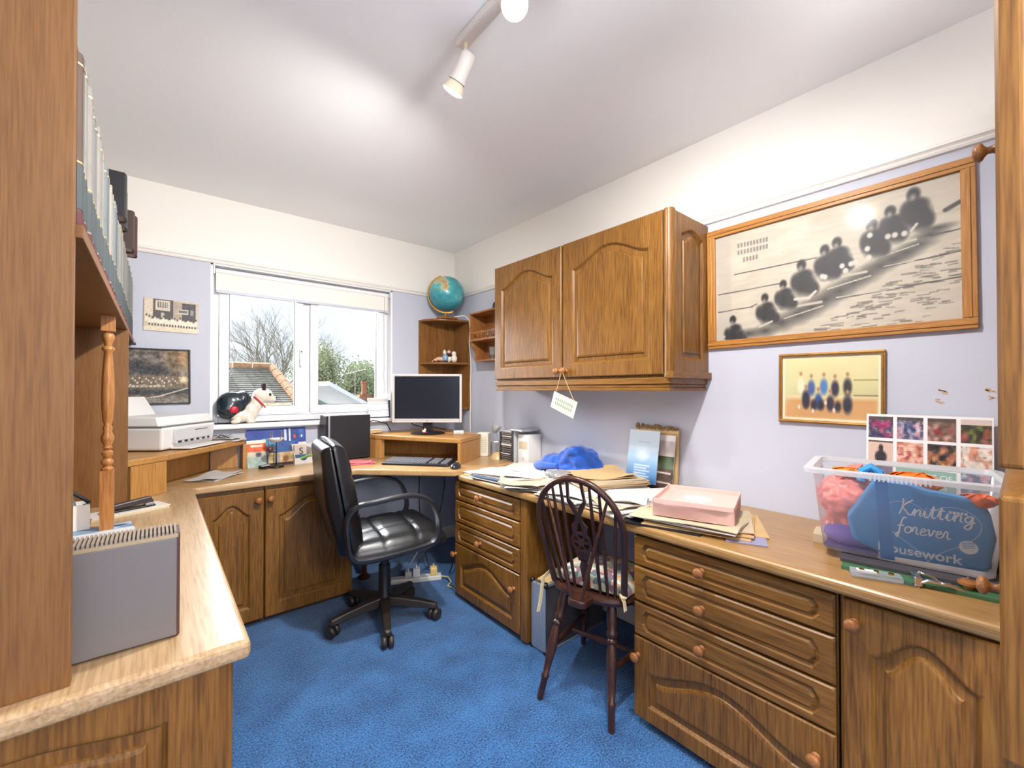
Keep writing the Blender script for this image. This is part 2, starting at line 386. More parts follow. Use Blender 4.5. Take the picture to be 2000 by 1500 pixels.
for (x0, x1) in ((WX0 + .048, .773), (.817, WX1 - .048)):
    c = wpart('casement', rect_frame(MB(), x0, x1, WZ0 + .05, WZ1 - .05, .052, YB + .045, YB + .10), m_white, bevel=.006)
    wpart('pane', MB().box(x0 + .05, x1 - .05, YB + .07, YB + .074, WZ0 + .10, WZ1 - .10), m_glass, c)
    mb = MB(); rect_frame(mb, x0 + .050, x1 - .050, WZ0 + .10, WZ1 - .10, .006, YB + .064, YB + .069); wpart('gasket', mb, m_black, c)
    if x0 < .5:
        mb = MB(); mb.box(.742, .760, YB + .034, YB + .046, 1.44, 1.53); mb.box(.745, .757, YB + .012, YB + .036, 1.50, 1.516)
        mb.hexa([(.744, YB + .012, 1.40), (.758, YB + .012, 1.40), (.758, YB + .024, 1.40), (.744, YB + .024, 1.40)], [(.743, YB + .010, 1.515), (.759, YB + .010, 1.515), (.759, YB + .022, 1.515), (.743, YB + .022, 1.515)])
        wpart('window_handle', mb, m_white, c, bevel=.003)
        wpart('handle_lock', MB().lathe([(.005, 0), (.005, .004)], (.751, YB + .012, 1.495), (0, -1, 0), 10), m_black, c)
mb = MB(); mb.box(WX0, WX0 + .012, YB, YB + .066, WZ0, WZ1); mb.box(WX1 - .012, WX1, YB, YB + .066, WZ0, WZ1); mb.box(WX0, WX1, YB, YB + .066, WZ1 - .012, WZ1)
wpart('reveal_lining', mb, m_white)
wpart('window_sill', MB().box(WX0 - .02, WX1 + .02, YB - .055, YB + .066, WZ0 - .030, WZ0), m_white, bevel=.008)
# roller blind
m_blind = plain('blind_fabric', rgb(238, 234, 224), 0.8); m_blind.node_tree.nodes['Principled BSDF'].inputs['Transmission Weight'].default_value = 0.0
bl = thing('roller_blind', 'rolled-up cream roller blind across the top of the window', 'blind', (.82, YB + .03, 1.83))
MB().box(.275, 1.372, YB + .028, YB + .030, 1.845, 1.955).build('blind_fabric', m_blind, bl, world=True)
MB().tube([(.272, YB + .035, 1.962), (1.372, YB + .035, 1.962)], .016, 14).build('roller', m_white, bl, world=True, smooth=True)
MB().box(.275, 1.372, YB + .022, YB + .034, 1.828, 1.846).build('bottom_bar', plain('blind_bar', rgb(196, 200, 212), 0.5), bl, world=True, bevel=.003)
for x in (.262, 1.374): MB().box(x, x + .006, YB + .012, YB + .06, 1.94, 1.987).build('bracket', m_silver, bl, world=True)
pts = [(1.335 + .002 * math.sin(i), YB + .018, 1.95 - i * .035) for i in range(22)]
MB().tube(pts, .0018, 6).build('blind_cord', m_silver, bl, world=True)
pts = [(1.362, YB + .018, 1.95 - i * .035) for i in range(22)]
MB().tube(pts, .0018, 6).build('blind_cord', m_silver, bl, world=True)
# ------------------------------------------------------------------ fitted oak furniture
TL, TR = 0.765, 0.742          # worktop heights: left / window run, right run
def arch_loop(w, h, sw, sb, st, rise, d):
    x0, x1, z0 = sw + d, w - sw - d, sb + d; zs = h - st - rise - d
    P = []
    for i in range(6): P.append((x0 + (x1 - x0) * i / 6, z0))
    for i in range(6): P.append((x1, z0 + (zs - z0) * i / 6))
    for i in range(24):
        t = i / 24; P.append((x1 + (x0 - x1) * t, zs + rise * (0.5 - 0.5 * math.cos(2 * PI * t)) ** 0.85))
    for i in range(6): P.append((x0, zs + (z0 - zs) * i / 6))
    return P
def outer_loop(w, h, i):
    x0, x1, z0, z1 = i, w - i, i, h - i; P = []
    for k in range(6): P.append((x0 + (x1 - x0) * k / 6, z0))
    for k in range(6): P.append((x1, z0 + (z1 - z0) * k / 6))
    for k in range(24): P.append((x1 + (x0 - x1) * k / 24, z1))
    for k in range(6): P.append((x0, z1 + (z0 - z1) * k / 6))
    return P
def L3(P, w): return [(a, b, w) for a, b in P]
def knob(M, x, z, parent, t=.02, mat=None, r=1.0, hs=1.0):
    mb = MB(M); mb.lathe([(a_, b_ * hs) for a_, b_ in [(.011 * r, 0), (.0075 * r, .004), (.0065 * r, .012), (.010 * r, .016), (.0165 * r, .020), (.0178 * r, .025), (.0155 * r, .031), (.008 * r, .0345), (.001, .035)]], (x, z, t), (0, 0, 1), 16)
    return mb.build('knob', mat or m_knob, parent, world=True, smooth=True, autosm=60)
m_knob = wood('knob_wood', rgb(112, 66, 30), rgb(150, 96, 50), rgb(172, 118, 66), axis='X', scale=30)
def door(name, M, w, h, parent, knobs=(), rise=None, st=.06, sw=.06, sb=.065, t=.02, mat=None, pmat=None, label=None):
    rise = (.055 if rise is None else rise)
    mb = MB(M)
    mb.loops([L3(outer_loop(w, h, 0), 0), L3(outer_loop(w, h, 0), t - .004), L3(outer_loop(w, h, .004), t),
              L3(arch_loop(w, h, sw, sb, st, rise, 0), t), L3(arch_loop(w, h, sw, sb, st, rise, .004), t - .001), L3(arch_loop(w, h, sw, sb, st, rise, .007), t - .005), L3(arch_loop(w, h, sw, sb, st, rise, .012), t - .011)], cap1=False)
    d = mb.build(name, mat or m_oak_z, parent, world=True)
    mb = MB(M); A = lambda dd, ww: L3(arch_loop(w, h, sw, sb, st, rise, dd), ww)
    mb.loops([A(.010, t - .012), A(.030, t - .011), A(.033, t - .006), A(.040, t - .0035), A(.044, t - .003)], cap0=False)
    mb.build('door_panel', pmat or m_oak_z, d, world=True)
    for (x, z) in knobs: knob(M, x, z, d, t)
    return d
def oct_loop(w, h, ix, iz, ch, d):
    x0, x1, z0, z1 = ix + d, w - ix - d, iz + d, h - iz - d; c = max(ch - d * .4, .002); cz = (z1 - z0) * .30
    return [(x0 + c, z0), (x1 - c, z0), (x1, z0 + cz), (x1, z1 - cz), (x1 - c, z1), (x0 + c, z1), (x0, z1 - cz), (x0, z0 + cz)]
def drawer(name, M, w, h, parent, knobs=(), t=.02, mat=None):
    mat = mat or m_oak_y
    rect = lambda i: [(i * 2, i), (w - i * 2, i), (w - i, i * 2), (w - i, h - i * 2), (w - i * 2, h - i), (i * 2, h - i), (i, h - i * 2), (i, i * 2)]
    mb = MB(M); O = lambda d, ww: L3(oct_loop(w, h, .035, .022, .016, d), ww)
    mb.loops([L3(rect(.0005), 0), L3(rect(.0005), t - .005), L3(rect(.005), t), O(0, t), O(.004, t - .007), O(.009, t - .0085), O(.015, t - .003), O(.018, t - .001)])
    d = mb.build(name, mat, parent, world=True)
    for (x, z) in knobs: knob(M, x, z, d, t)
    return d

# ---- worktops
mb = MB(); mb.prism([(XL + .002, .939), (.141, .939), (.141, 2.553), (.03, 2.665), (.002 + XL, 2.665)], TL - .036, TL)
tag(mb.build('worktop', m_top_l, origin=(-.15, 1.8, TL - .036), bevel=.011, bseg=3), 'pale worktop along the left wall carrying the bookcase hutch', 'worktop')
mb = MB(); mb.prism([(.032, 2.668), (.146, 2.555), (.905, 2.555), (1.340, 2.135), (XR - .002, 2.135), (XR - .002, YB - .018), (XL + .002, YB - .018), (XL + .002, 2.668)], TL - .036, TL)
tag(mb.build('worktop', m_top_x, origin=(.9, 2.8, TL - .036), bevel=.010, bseg=3), 'pale corner worktop under the window with the monitor and keyboard on it', 'worktop')
mb = MB(); mb.prism([(1.359, .004), (XR - .002, .004), (XR - .002, 2.132), (1.359, 2.132)], TR - .036, TR)
tag(mb.build('worktop', m_top_y, origin=(1.65, 1.1, TR - .036), bevel=.012, bseg=3), 'oak worktop along the right wall heaped with papers', 'worktop')

def carcass(t, x0, x1, y0, y1, z0, z1, mat=None, plinth=None):
    MB().box(x0, x1, y0, y1, z0, z1).build('carcass', mat or m_oak_z, t, world=True, bevel=.002)
    if plinth: MB().box(*plinth).build('plinth', m_dark_in, t, world=True)
UZ, VZ = (0, 0, 1), (0, -1, 0)
zt = TR - .040
# drawer unit with three drawers and a deep front, right of the spindle chair
t = thing('drawer_unit', 'oak drawer unit with three drawers and a deep arched front beside the spindle chair', 'drawer unit', (1.66, .632, 0))
carcass(t, 1.397, XR - .02, .322, .945, .03, zt, plinth=(1.43, XR - .03, .33, .94, 0, .03))
FM = lambda y, z: frame_M((1.397, y, z), (0, -1, 0), UZ)
W1 = .618
for (z0, z1) in ((.588, .694), (.456, .582), (.330, .450)):
    drawer('drawer', FM(.943, z0), W1, z1 - z0, t, [(W1 * .42, (z1 - z0) * .5)])
door('deep_drawer', FM(.943, .03), W1, .294, t, [(.018, .225), (W1 - .045, .215)], rise=.075, st=.038, sw=.055, sb=.05, pmat=m_oak_z)
# cupboard at the far right
t = thing('base_cupboard', 'oak base cupboard with one arched door at the right edge below the plastic tub', 'cupboard', (1.66, .155, 0))
carcass(t, 1.397, XR - .02, .006, .318, .03, zt, plinth=(1.43, XR - .03, .01, .31, 0, .03))
door('door', FM(.309, .03), .300, .664, t, [(.024, .610)], rise=.065, st=.055, sw=.052)
# pedestal left of the knee hole
t = thing('drawer_pedestal', 'oak drawer pedestal by the corner desk with one drawer knob missing', 'drawer unit', (1.66, 1.89, 0))
carcass(t, 1.397, XR - .02, 1.598, 2.126, .03, zt, plinth=(1.43, XR - .03, 1.60, 2.12, 0, .03))
MB().box(1.397, XR - .02, 2.126, 2.19, .03, TR - .04).build('filler_panel', m_oak_z, t, world=True)
MB().box(1.380, XR - .03, 1.546, 1.594, .012, zt).build('side_panel', m_oak_z, t, world=True, bevel=.003)
W2 = .588
for k, (z0, z1) in enumerate(((.588, .694), (.456, .582), (.330, .450))):
    drawer('drawer', FM(2.188, z0), W2, z1 - z0, t, [] if k == 1 else [(W2 * .44, (z1 - z0) * .5)])
door('deep_drawer', FM(2.188, .03), W2, .294, t, [(.012, .235), (W2 - .04, .215)], rise=.070, st=.038, sw=.055, sb=.05)
# window run: two door cupboards
GM = lambda x, z: frame_M((x, 2.595, z), (1, 0, 0), UZ)
for (x0, x1, kn, lab) in ((.150, .443, .262, 'narrow oak base cupboard under the window run by the left worktop'), (.446, .905, .022, 'wide oak base cupboard under the window behind the office chair')):
    t = thing('base_cupboard', lab, 'cupboard', ((x0 + x1) / 2, 2.85, 0))
    carcass(t, x0, x1, 2.595, YB - .03, .035, TL - .04, plinth=(x0 + .01, x1 - .01, 2.63, YB - .04, 0, .035))
    door('door', GM(x0 + .002, .035), x1 - x0 - .004, .672, t, [(kn, .625)], rise=.06 if x1 < .5 else .085, st=.055)
# left run cupboard, its panelled end towards the camera
t = thing('base_cupboard', 'long oak base cupboard under the left worktop with an arched end panel', 'cupboard', (-.17, 1.76, 0))
carcass(t, XL + .003, .098, .985, 2.56, .03, TL - .04, plinth=(XL + .01, .06, 1.0, 2.55, 0, .03))
door('end_panel', frame_M((XL + .003, .985, .02), (1, 0, 0), UZ), .555, .705, t, rise=.032, st=.036, sw=.075)
for k in range(3):
    door('door', frame_M((.098, .99 + k * .52, .035), (0, 1, 0), UZ), .515, .672, t, [(.47, .61)], rise=.07, st=.055)

# ---- wall cabinet with two arched doors
t = thing('wall_cabinet', 'oak double-door wall cabinet with arched panels above the papers', 'cabinet', (1.79, 1.52, 1.29))
carcass(t, 1.640, XR - .002, .962, 2.118, 1.291, 1.993)
CM = lambda y, z: frame_M((1.640, y, z), (0, -1, 0), UZ)
door('door', CM(2.117, 1.302), .569, .690, t, [(.553, .033)], rise=.075, st=.065, sw=.062)
door('door', CM(1.536, 1.302), .569, .690, t, [(.022, .033)], rise=.075, st=.065, sw=.062)
mb = MB(); mb.prism([(1.625, .961), (1.620, .950), (1.622, .938), (1.632, .928), (1.645, .926), (1.66, .93), (1.66, .961)], 1.291, 1.993)
for k in range(3): mb.lathe([(.005, 0), (.005, .69)], (1.6235 + k * .007, .950 - k * .0095, 1.297), (0, 0, 1), 8)
mb.build('corner_post', m_oak_z, t, world=True, smooth=True)
door('end_panel', frame_M((1.66, .945, 1.300), (1, 0, 0), UZ), .287, .690, t, rise=.03, st=.05, sw=.045, t=.016)
mb = MB(); mb.box(1.66, XR - .002, .944, .962, 1.291, 1.993); mb.build('end_board', m_oak_z, t, world=True)
mb = MB(); mb.box(1.625, XR - .003, .935, 2.112, 1.262, 1.290); mb.box(1.632, XR - .003, .942, 2.106, 1.246, 1.262); mb.box(1.626, XR - .003, .937, 2.110, 1.232, 1.246)
mb.build('pelmet', m_oak_y, t, world=True, bevel=.003)
MB().box(1.612, XR - .001, .915, .944, 1.285, 1.315).build('pelmet_block', m_oak_x, t, world=True, bevel=.003)

# ---- tall cupboard at the right edge, both doors standing open
t = thing('tall_cupboard', 'tall oak cupboard at the right edge with its two doors standing open', 'cupboard', (1.64, -.30, 0))
mb = MB(); mb.box(1.345, XR - .003, -.62, -.60, 0, 2.1); mb.box(1.345, XR - .003, -.022, -.002, 0, 2.1); mb.box(1.345, XR - .003, -.60, -.022, 2.08, 2.1); mb.box(1.345, XR - .003, -.60, -.022, .05, .07)
mb.box(1.345, XR - .003, -.60, -.022, 1.10, 1.12); mb.box(XR - .02, XR - .003, -.60, -.022, .07, 2.08)
mb.build('carcass', m_oak_z, t, world=True)
# the doors swing at the near corner of the carcass and point into the room
UM = lambda z: frame_M((1.345, -.004, z), (-1, 0, 0), UZ)
for (nm, z0, h, kz) in (('upper_door', 1.132, .93, .44), ('lower_door', .745, .352, .217)):
    d = door(nm, UM(z0), .485, h, t, (), rise=.05, st=.055, sw=.055, t=.028); knob(UM(z0), .45, kz, d, .028, r=.72, hs=.66)
    md = d.modifiers.new('bev', 'BEVEL'); md.width = .007; md.segments = 3; md.limit_method = 'ANGLE'; md.angle_limit = R(60)

# ---- bookcase hutch standing on the left worktop
t = thing('bookcase_hutch', 'light wood bookcase hutch with a turned spindle standing on the left worktop', 'bookcase', (-.27, 2.0, TL))
def hp(name, b, m=None, bev=.0015): return MB().box(*b).build(name, m or m_panel_z, t, world=True, bevel=bev)
hp('side_panel', (XL + .003, -.103, .975, .995, TL, 2.12)); hp('side_panel', (XL + .003, -.090, 2.392, 2.412, TL, 1.487))
hp('shelf', (XL + .003, -.094, .996, 3.085, 1.487, 1.509), m_panel_y); hp('top_shelf', (XL + .003, -.110, .996, 3.085, 1.826, 1.844), m_panel_y)
hp('side_panel', (XL + .003, -.120, 3.066, 3.085, 1.509, 1.826))
hp('back_panel', (XL + .003, XL + .010, .996, 3.06, TL, 1.487)); hp('back_panel', (XL + .003, XL + .010, .996, 3.06, 1.509, 1.826))
mb = MB(); sx, sy = -.126, 1.99; a = .0175
mb.box(sx - a, sx + a, sy - a, sy + a, TL, TL + .20); mb.box(sx - a, sx + a, sy - a, sy + a, 1.435, 1.487)
prof = [(.016, .200), (.017, .206), (.010, .214), (.016, .222), (.0165, .232), (.009, .240), (.0145, .252), (.015, .262), (.008, .268), (.013, .276), (.010, .284), (.017, .300), (.0175, .312), (.011, .330), (.013, .345), (.009, .352),
        (.0135, .37), (.0165, .42), (.0170, .46), (.0155, .52), (.0125, .57), (.0105, .60), (.0165, .606), (.0165, .614), (.0095, .620), (.011, .632), (.0165, .648), (.0155, .658), (.010, .666), (.0165, .671)]
mb.lathe([(r, h) for r, h in prof], (sx, sy, TL), (0, 0, 1), 18)
mb.build('spindle', m_spindle, t, world=True, smooth=True, autosm=50)
MB().box(-.115, -.085, 3.0, 3.06, 1.478, 1.487).build('shelf_bracket', m_black, t, world=True)

# ---- desk risers
def riser(label, poly, front, zt_, tk, mats, wings):
    """poly: top outline; front: (A,B) open front edge; wings: vertical boards as (p,q)"""
    c = Vector((sum(p[0] for p in poly) / len(poly), sum(p[1] for p in poly) / len(poly), TL)); t = thing('desk_riser', label, 'desk riser', c)
    MB().prism(poly, zt_ - tk, zt_).build('riser_top', mats[0], t, world=True, bevel=.007, bseg=3)
    for (p, q, th) in wings:
        p = Vector(p); q = Vector(q); d = (q - p).normalized(); n = Vector((-d.y, d.x)) * th
        MB().prism([p, q, q + n, p + n], TL, zt_ - tk).build('riser_side', mats[1], t, world=True, bevel=.003)
    return t
m_ris_x = wood('riser_oak', rgb(152, 104, 52), rgb(180, 132, 74), rgb(194, 150, 92), axis='X', rough=.4); m_ris_z = wood('riser_oak_upright', rgb(152, 104, 52), rgb(180, 132, 74), rgb(194, 150, 92), axis='Z', rough=.4)
riser('low oak riser shelf in the left corner with the printer on it', [(-.084, 2.416), (.045, 2.532), (.412, 3.0), (.412, YB - .02), (XL + .012, YB - .02), (XL + .012, 2.416)], None, .940, .030, (m_ris_x, m_ris_z),
      [((-.080, 2.420), (.040, 2.530), .018), ((.400, 3.085), (.400, 3.0), .024), ((-.12, 2.60), (.24, 3.075), .012), ((.245, 3.075), (.385, 3.075), .012)])
riser('oak corner riser shelf holding up the computer monitor', [(1.135, 3.0), (1.160, 2.862), (1.475, 2.275), (1.760, 2.455), (1.80, 3.08), (1.14, 3.08)], None, .928, .030, (m_ris_x, m_ris_z),
      [((1.140, 3.0), (1.164, 2.864), .03), ((1.476, 2.280), (1.756, 2.458), .022), ((1.30, 3.07), (1.75, 2.56), .012), ((1.166, 2.862), (1.184, 2.828), .04)])

# ---- corner shelf on the wall
t = thing('corner_shelf', 'dark oak corner wall shelf under the globe', 'shelf', (1.83, 3.0, 1.08))
m_csh = wood('corner_shelf_oak', rgb(92, 56, 22), rgb(132, 88, 42), rgb(152, 106, 56), axis='Z', scale=10)
MB().box(1.612, XR - .002, YB - .018, YB - .002, 1.08, 1.795).build('back_board', m_csh, t, world=True)
MB().box(XR - .018, XR - .002, 2.868, YB - .018, 1.08, 1.795).build('back_board', m_csh, t, world=True)
def quad_shelf(rx, ry, n=14): return [(XR - .004, YB - .004)] + [(XR - .004 - rx * math.cos(PI / 2 * i / n) ** .8 if 0 < i < n else (XR - .004 - rx if i == 0 else XR - .004), YB - .004 - ry * math.sin(PI / 2 * i / n) ** .8) for i in range(n + 1)]
for z in (1.082, 1.440, 1.780): MB().prism(quad_shelf(.328, .236), z, z + .016).build('shelf_board', m_csh, t, world=True, bevel=.003)

# ---- small wall rack with gallery rails beside the wall cabinet
t = thing('wall_rack', 'small oak wall rack with gallery rails left of the wall cabinet', 'shelf', (1.87, 2.4, 1.43))
m_rk = wood('rack_oak', rgb(120, 70, 32), rgb(160, 104, 56), rgb(186, 134, 84), axis='Y', scale=14)
for y in (2.645, 2.26):
    prof = [(1.800, 1.800), (1.800, 1.600), (1.815, 1.565), (1.845, 1.520), (1.855, 1.450), (XR - .002, 1.450), (XR - .002, 1.800)]
    mb = MB(frame_M((0, y + .014, 0), (1, 0, 0), UZ)); mb.prism(prof, 0, .014); mb.build('rack_side', m_rk, t, world=True)
MB().box(1.795, XR - .002, 2.255, 2.662, 1.795, 1.808).build('rack_top', m_rk, t, world=True, bevel=.002)
MB().box(1.802, XR - .002, 2.275, 2.645, 1.598, 1.612).build('rack_shelf', m_rk, t, world=True); MB().box(1.85, XR - .002, 2.275, 2.645, 1.450, 1.462).build('rack_shelf', m_rk, t, world=True)
MB().box(XR - .010, XR - .002, 2.275, 2.645, 1.462, 1.795).build('rack_back', m_rk, t, world=True)
MB().box(1.800, 1.808, 2.274, 2.645, 1.655, 1.663).build('gallery_rail', m_rk, t, world=True)
for k in range(7): MB().lathe([(.0035, 0), (.0025, .01), (.004, .021), (.0025, .032), (.0035, .043)], (1.804, 2.30 + k * .053, 1.612), (0, 0, 1), 8).build('gallery_spindle', m_rk, t, world=True, smooth=True)
# ------------------------------------------------------------------ books on the hutch
rb = random.Random(11)
book_cols = [plain('cloth_grey', rgb(128, 126, 122), .7, noise=.1), plain('cloth_teal_grey', rgb(108, 118, 118), .7, noise=.1), plain('cloth_stone', rgb(148, 142, 134), .7, noise=.1), plain('cloth_brown', rgb(92, 66, 52), .65, noise=.1), plain('cloth_slate', rgb(84, 94, 104), .7, noise=.1)]
m_gold = plain('gilt_lettering', rgb(196, 168, 112), .4, metal=.5); m_maroon = plain('maroon_cloth', rgb(88, 36, 38), .6); m_teal = plain('dark_teal_cloth', rgb(70, 80, 82), .65)
m_pages = plain('book_pages', rgb(214, 204, 184), .85)
def book(name, label, cat, x0, x1, y0, y1, z0, z1, cov, group=None, bands=(), rot=0.0):
    """upright volume, spine at x1 facing the room"""
    c = Vector(((x0 + x1) / 2, (y0 + y1) / 2, z0)); t = thing(name, label, cat, c, rot, group); w = (y1 - y0) / 2; d = (x1 - x0) / 2; h = z1 - z0
    mb = MB(); prof = [(-d, -w), (d - .006, -w), (d - .001, -w * .6), (d, 0), (d - .001, w * .6), (d - .006, w), (-d, w), (-d, w - .0025), (d - .008, w - .0025), (d - .008, -w + .0025), (-d, -w + .0025)]
    mb.prism(prof, 0, h); mb.build('cover', cov, t)
    MB().box(-d + .004, d - .0085, -w + .0028, w - .0028, .004, h - .005).build('pages', m_pages, t)
    for (za, zb, m) in bands:
        MB().prism([(d - .0055, -w - .0003), (d - .0003, -w * .6), (d + .0007, 0), (d - .0003, w * .6), (d - .0055, w + .0003), (d - .008, 0)], za, zb).build('spine_band', m, t)
    return t
y = 1.004; k = 0
while y < 3.03:
    w = rb.choice((.028, .031, .034, .030)); h = .298 + rb.uniform(0, .012) if k % 7 else .290
    ci = 3 if k == 0 else rb.choice((0, 0, 1, 2, 4, 0, 1)); cv = book_cols[ci]; cn = ('grey', 'teal-grey', 'stone-coloured', 'brown', 'slate-blue')[ci]
    book('bound_volume', cn + ' cloth-bound volume in the long row on the hutch shelf' if k else 'brown-spined volume first in the row against the near hutch panel', 'book', -.30, -.099 + rb.uniform(-.003, .002), y, y + w, 1.510, 1.510 + h, cv,
         cn + ' volumes on the hutch shelf' if k else None, [(h * .93, h * .94, m_gold), (.105, .108, m_gold), (.028, .102, m_teal), (.002, .024, m_maroon)])
    y += w + .0025; k += 1
book('ring_binder', 'glossy black album nearer the camera on top of the hutch', 'album', -.30, -.084, 2.02, 2.10, 1.845, 2.0, m_black)
book('ring_binder', 'charcoal album just beyond the black one on top of the hutch', 'album', -.30, -.088, 2.15, 2.22, 1.845, 1.985, plain('charcoal_cover', rgb(44, 42, 46), .5))
book('photo_album', 'tall maroon leather album at the window end of the hutch top', 'album', -.30, -.070, 2.56, 2.63, 1.845, 2.02, m_maroon)
book('photo_album', 'dark brown album beside the maroon one on the hutch top', 'album', -.30, -.076, 2.46, 2.54, 1.845, 2.01, plain('dark_brown_cover', rgb(58, 40, 38), .5))

# ------------------------------------------------------------------ on the left worktop
t = thing('slim_case', 'flat grey upright case with a ribbed top edge on the left worktop', 'case', (-.12, 1.075, TL))
m_case = plain('warm_grey_plastic', rgb(116, 110, 108), .42, spec=.5); m_rib = plain('ribbed_taupe_plastic', rgb(150, 138, 124), .5)
MB().box(-.16, .157, -.032, .030, .001, .196).build('body', plain('maroon_edge', rgb(84, 52, 50), .5), t, bevel=.003)
MB().box(-.158, .152, -.036, -.032, .004, .190).build('front_panel', m_case, t, bevel=.002)
MB().box(-.158, .154, -.036, -.030, .190, .196).build('trim_strip', plain('tan_strip', rgb(168, 150, 120), .5), t)
for k in range(52): MB().box(-.158 + k * .006, -.1545 + k * .006, -.033, .031, .196, .2025).build('rib', m_rib, t)
MB().box(-.160, .157, -.032, .030, .195, .198).build('rib_base', plain('dark_taupe', rgb(92, 80, 72), .6), t)

def slab(name, label, cat, c, w, h, th, rot, mat, group=None, bev=.001):
    o = MB().box(-w / 2, w / 2, -h / 2, h / 2, 0, th).build(name, mat, None, origin=(0, 0, 0), bevel=bev); o.location = c; o.rotation_euler = (0, 0, R(rot)); return tag(o, label, cat, group)
def card_print(name, label, cat, c, w, h, rot, cv, tilt=0, th=.0015, group=None, mat=None):
    """printed card: lower edge centre at c, tilt 0 = lying flat, 90 = upright facing -Y before the z rotation"""
    t = thing(name, label, cat, c, R(rot), group); M = Matrix.Rotation(R(tilt), 4, 'X')
    MB(M).box(-w / 2, w / 2, 0, h, 0, th).build('card', m_paper, t)
    print_panel('print', cv, M @ Matrix.Translation((-w / 2, 0, th + .0003)), w, h, t, mat)
    return t
n = thing('notepad', 'cream notepad with a dark stapler resting on it behind the hutch spindle', 'notepad', (-.07, 2.21, TL), R(22))
MB().box(-.135, .10, -.055, .055, 0, .010).build('pad', m_paper2, n, bevel=.001); MB().box(-.13, .105, -.05, .058, .010, .013).build('top_sheet', m_paper, n)
s = thing('stapler', 'dark plastic stapler lying on the cream notepad', 'stapler', (-.075, 2.20, TL + .0131), R(20))
MB().box(-.085, .075, -.018, .018, 0, .008).build('base', m_black, s, bevel=.003)
mb = MB(); mb.hexa([(-.085, -.014, .010), (.072, -.014, .016), (.072, .014, .016), (-.085, .014, .010)], [(-.078, -.012, .026), (.062, -.012, .040), (.062, .012, .040), (-.078, .012, .026)]); mb.build('arm', plain('dark_plum_plastic', rgb(56, 46, 50), .4), s, bevel=.004)
MB().box(.045, .07, -.012, .012, .008, .018).build('hinge', m_silver, s)
cv = Cv(30, 30, (150, 176, 204)); cv.noise(6, .18); cv.rect(0, .6, 1, 1, (210, 216, 222)); cv.ell(.75, .25, .2, .1, (60, 66, 80), .4)
card_print('photo_print', 'glossy bluish photo lying flat at the foot of the hutch spindle', 'photo', (-.125, 1.915, TL), .15, .13, 8, cv)
b = thing('card_box', 'white open card box half hidden by the near hutch panel', 'box', (-.225, 2.06, TL), R(8))
m_wcard = plain('white_card', rgb(232, 228, 222), .7)
for bx in ((-.05, .05, -.04, -.037, 0, .085), (-.05, .05, .037, .04, 0, .085), (-.05, -.047, -.037, .037, 0, .085), (.047, .05, -.037, .037, 0, .085)): MB().box(*bx).build('box_wall', m_wcard, b)
MB().box(-.05, .05, -.04, .04, 0, .002).build('box_bottom', m_wcard, b)
m_sky = plain('light_blue_plastic', rgb(142, 186, 206), .35)
p = thing('pen_cap_holder', 'pale blue and black clip standing in the white card box', 'clip', (-.205, 2.055, TL + .0025), 0)
MB().hexa([(-.012, -.02, 0), (.014, -.02, 0), (.014, .02, 0), (-.012, .02, 0)], [(-.03, -.015, .125), (-.012, -.015, .125), (-.012, .015, .125), (-.03, .015, .125)]).build('body', m_sky, p, bevel=.003)
MB().tube([(-.02, 0, .13), (.01, 0, .105), (.03, 0, .085), (.028, 0, .07), (.014, .0, .075)], .006, 8).build('clip_arm', m_black, p, smooth=True)

# ------------------------------------------------------------------ printer on the left riser
pt = thing('printer', 'white inkjet printer on the left corner riser with its paper flap raised', 'printer', (.033, 2.875, .941), math.atan2(.814, .581))
m_pr = plain('printer_white', rgb(230, 228, 226), .38); m_pr2 = plain('printer_grey', rgb(196, 196, 198), .45)
# local x along the front, front face at y=-.13
mb = MB(); mb.hexa([(-.195, -.125, .004), (.195, -.125, .004), (.19, .125, .004), (-.19, .125, .004)], [(-.205, -.135, .115), (.205, -.135, .115), (.205, .13, .115), (-.205, .13, .115)]); mb.build('body', m_pr, pt, bevel=.012, bseg=3)
mb = MB(); mb.hexa([(-.206, -.12, .119), (.206, -.12, .119), (.206, .13, .119), (-.206, .13, .119)], [(-.200, -.105, .165), (.200, -.105, .165), (.200, .128, .165), (-.200, .128, .165)]); mb.build('scanner_lid', m_pr, pt, bevel=.008, bseg=3)
MB().box(-.203, .203, -.13, .128, .114, .120).build('lid_gap', plain('printer_shadow_gap', rgb(120, 118, 118), .6), pt)
M = Matrix.Translation((-.0, .118, .15)) @ Matrix.Rotation(R(-32), 4, 'X'); MB(M).box(-.12, .12, 0, .006, 0, .13).build('paper_flap', m_pr, pt, bevel=.004)
mb = MB(); mb.hexa([(-.13, -.150, .030), (.15, -.150, .030), (.15, -.12, .030), (-.13, -.12, .030)], [(-.13, -.139, .10), (.15, -.139, .10), (.15, -.12, .10), (-.13, -.12, .10)]); mb.build('front_recess', m_pr2, pt, bevel=.003)
MB().box(-.12, .12, -.152, -.145, .034, .044).build('output_slot', m_black, pt)
for k in range(5): MB().box(-.10 + k * .045, -.085 + k * .045, -.156, -.150, .033, .043).build('slot_roller', m_pr2, pt)
MB().box(-.13, .16, -.215, -.12, .004, .010).build('output_tray', m_pr, pt, bevel=.003)
mb = MB(); mb.hexa([(.02, -.141, .084), (.12, -.141, .084), (.12, -.138, .084), (.02, -.138, .084)], [(.02, -.142, .089), (.12, -.142, .089), (.12, -.139, .089), (.02, -.139, .089)]); mb.build('seam', m_black, pt)
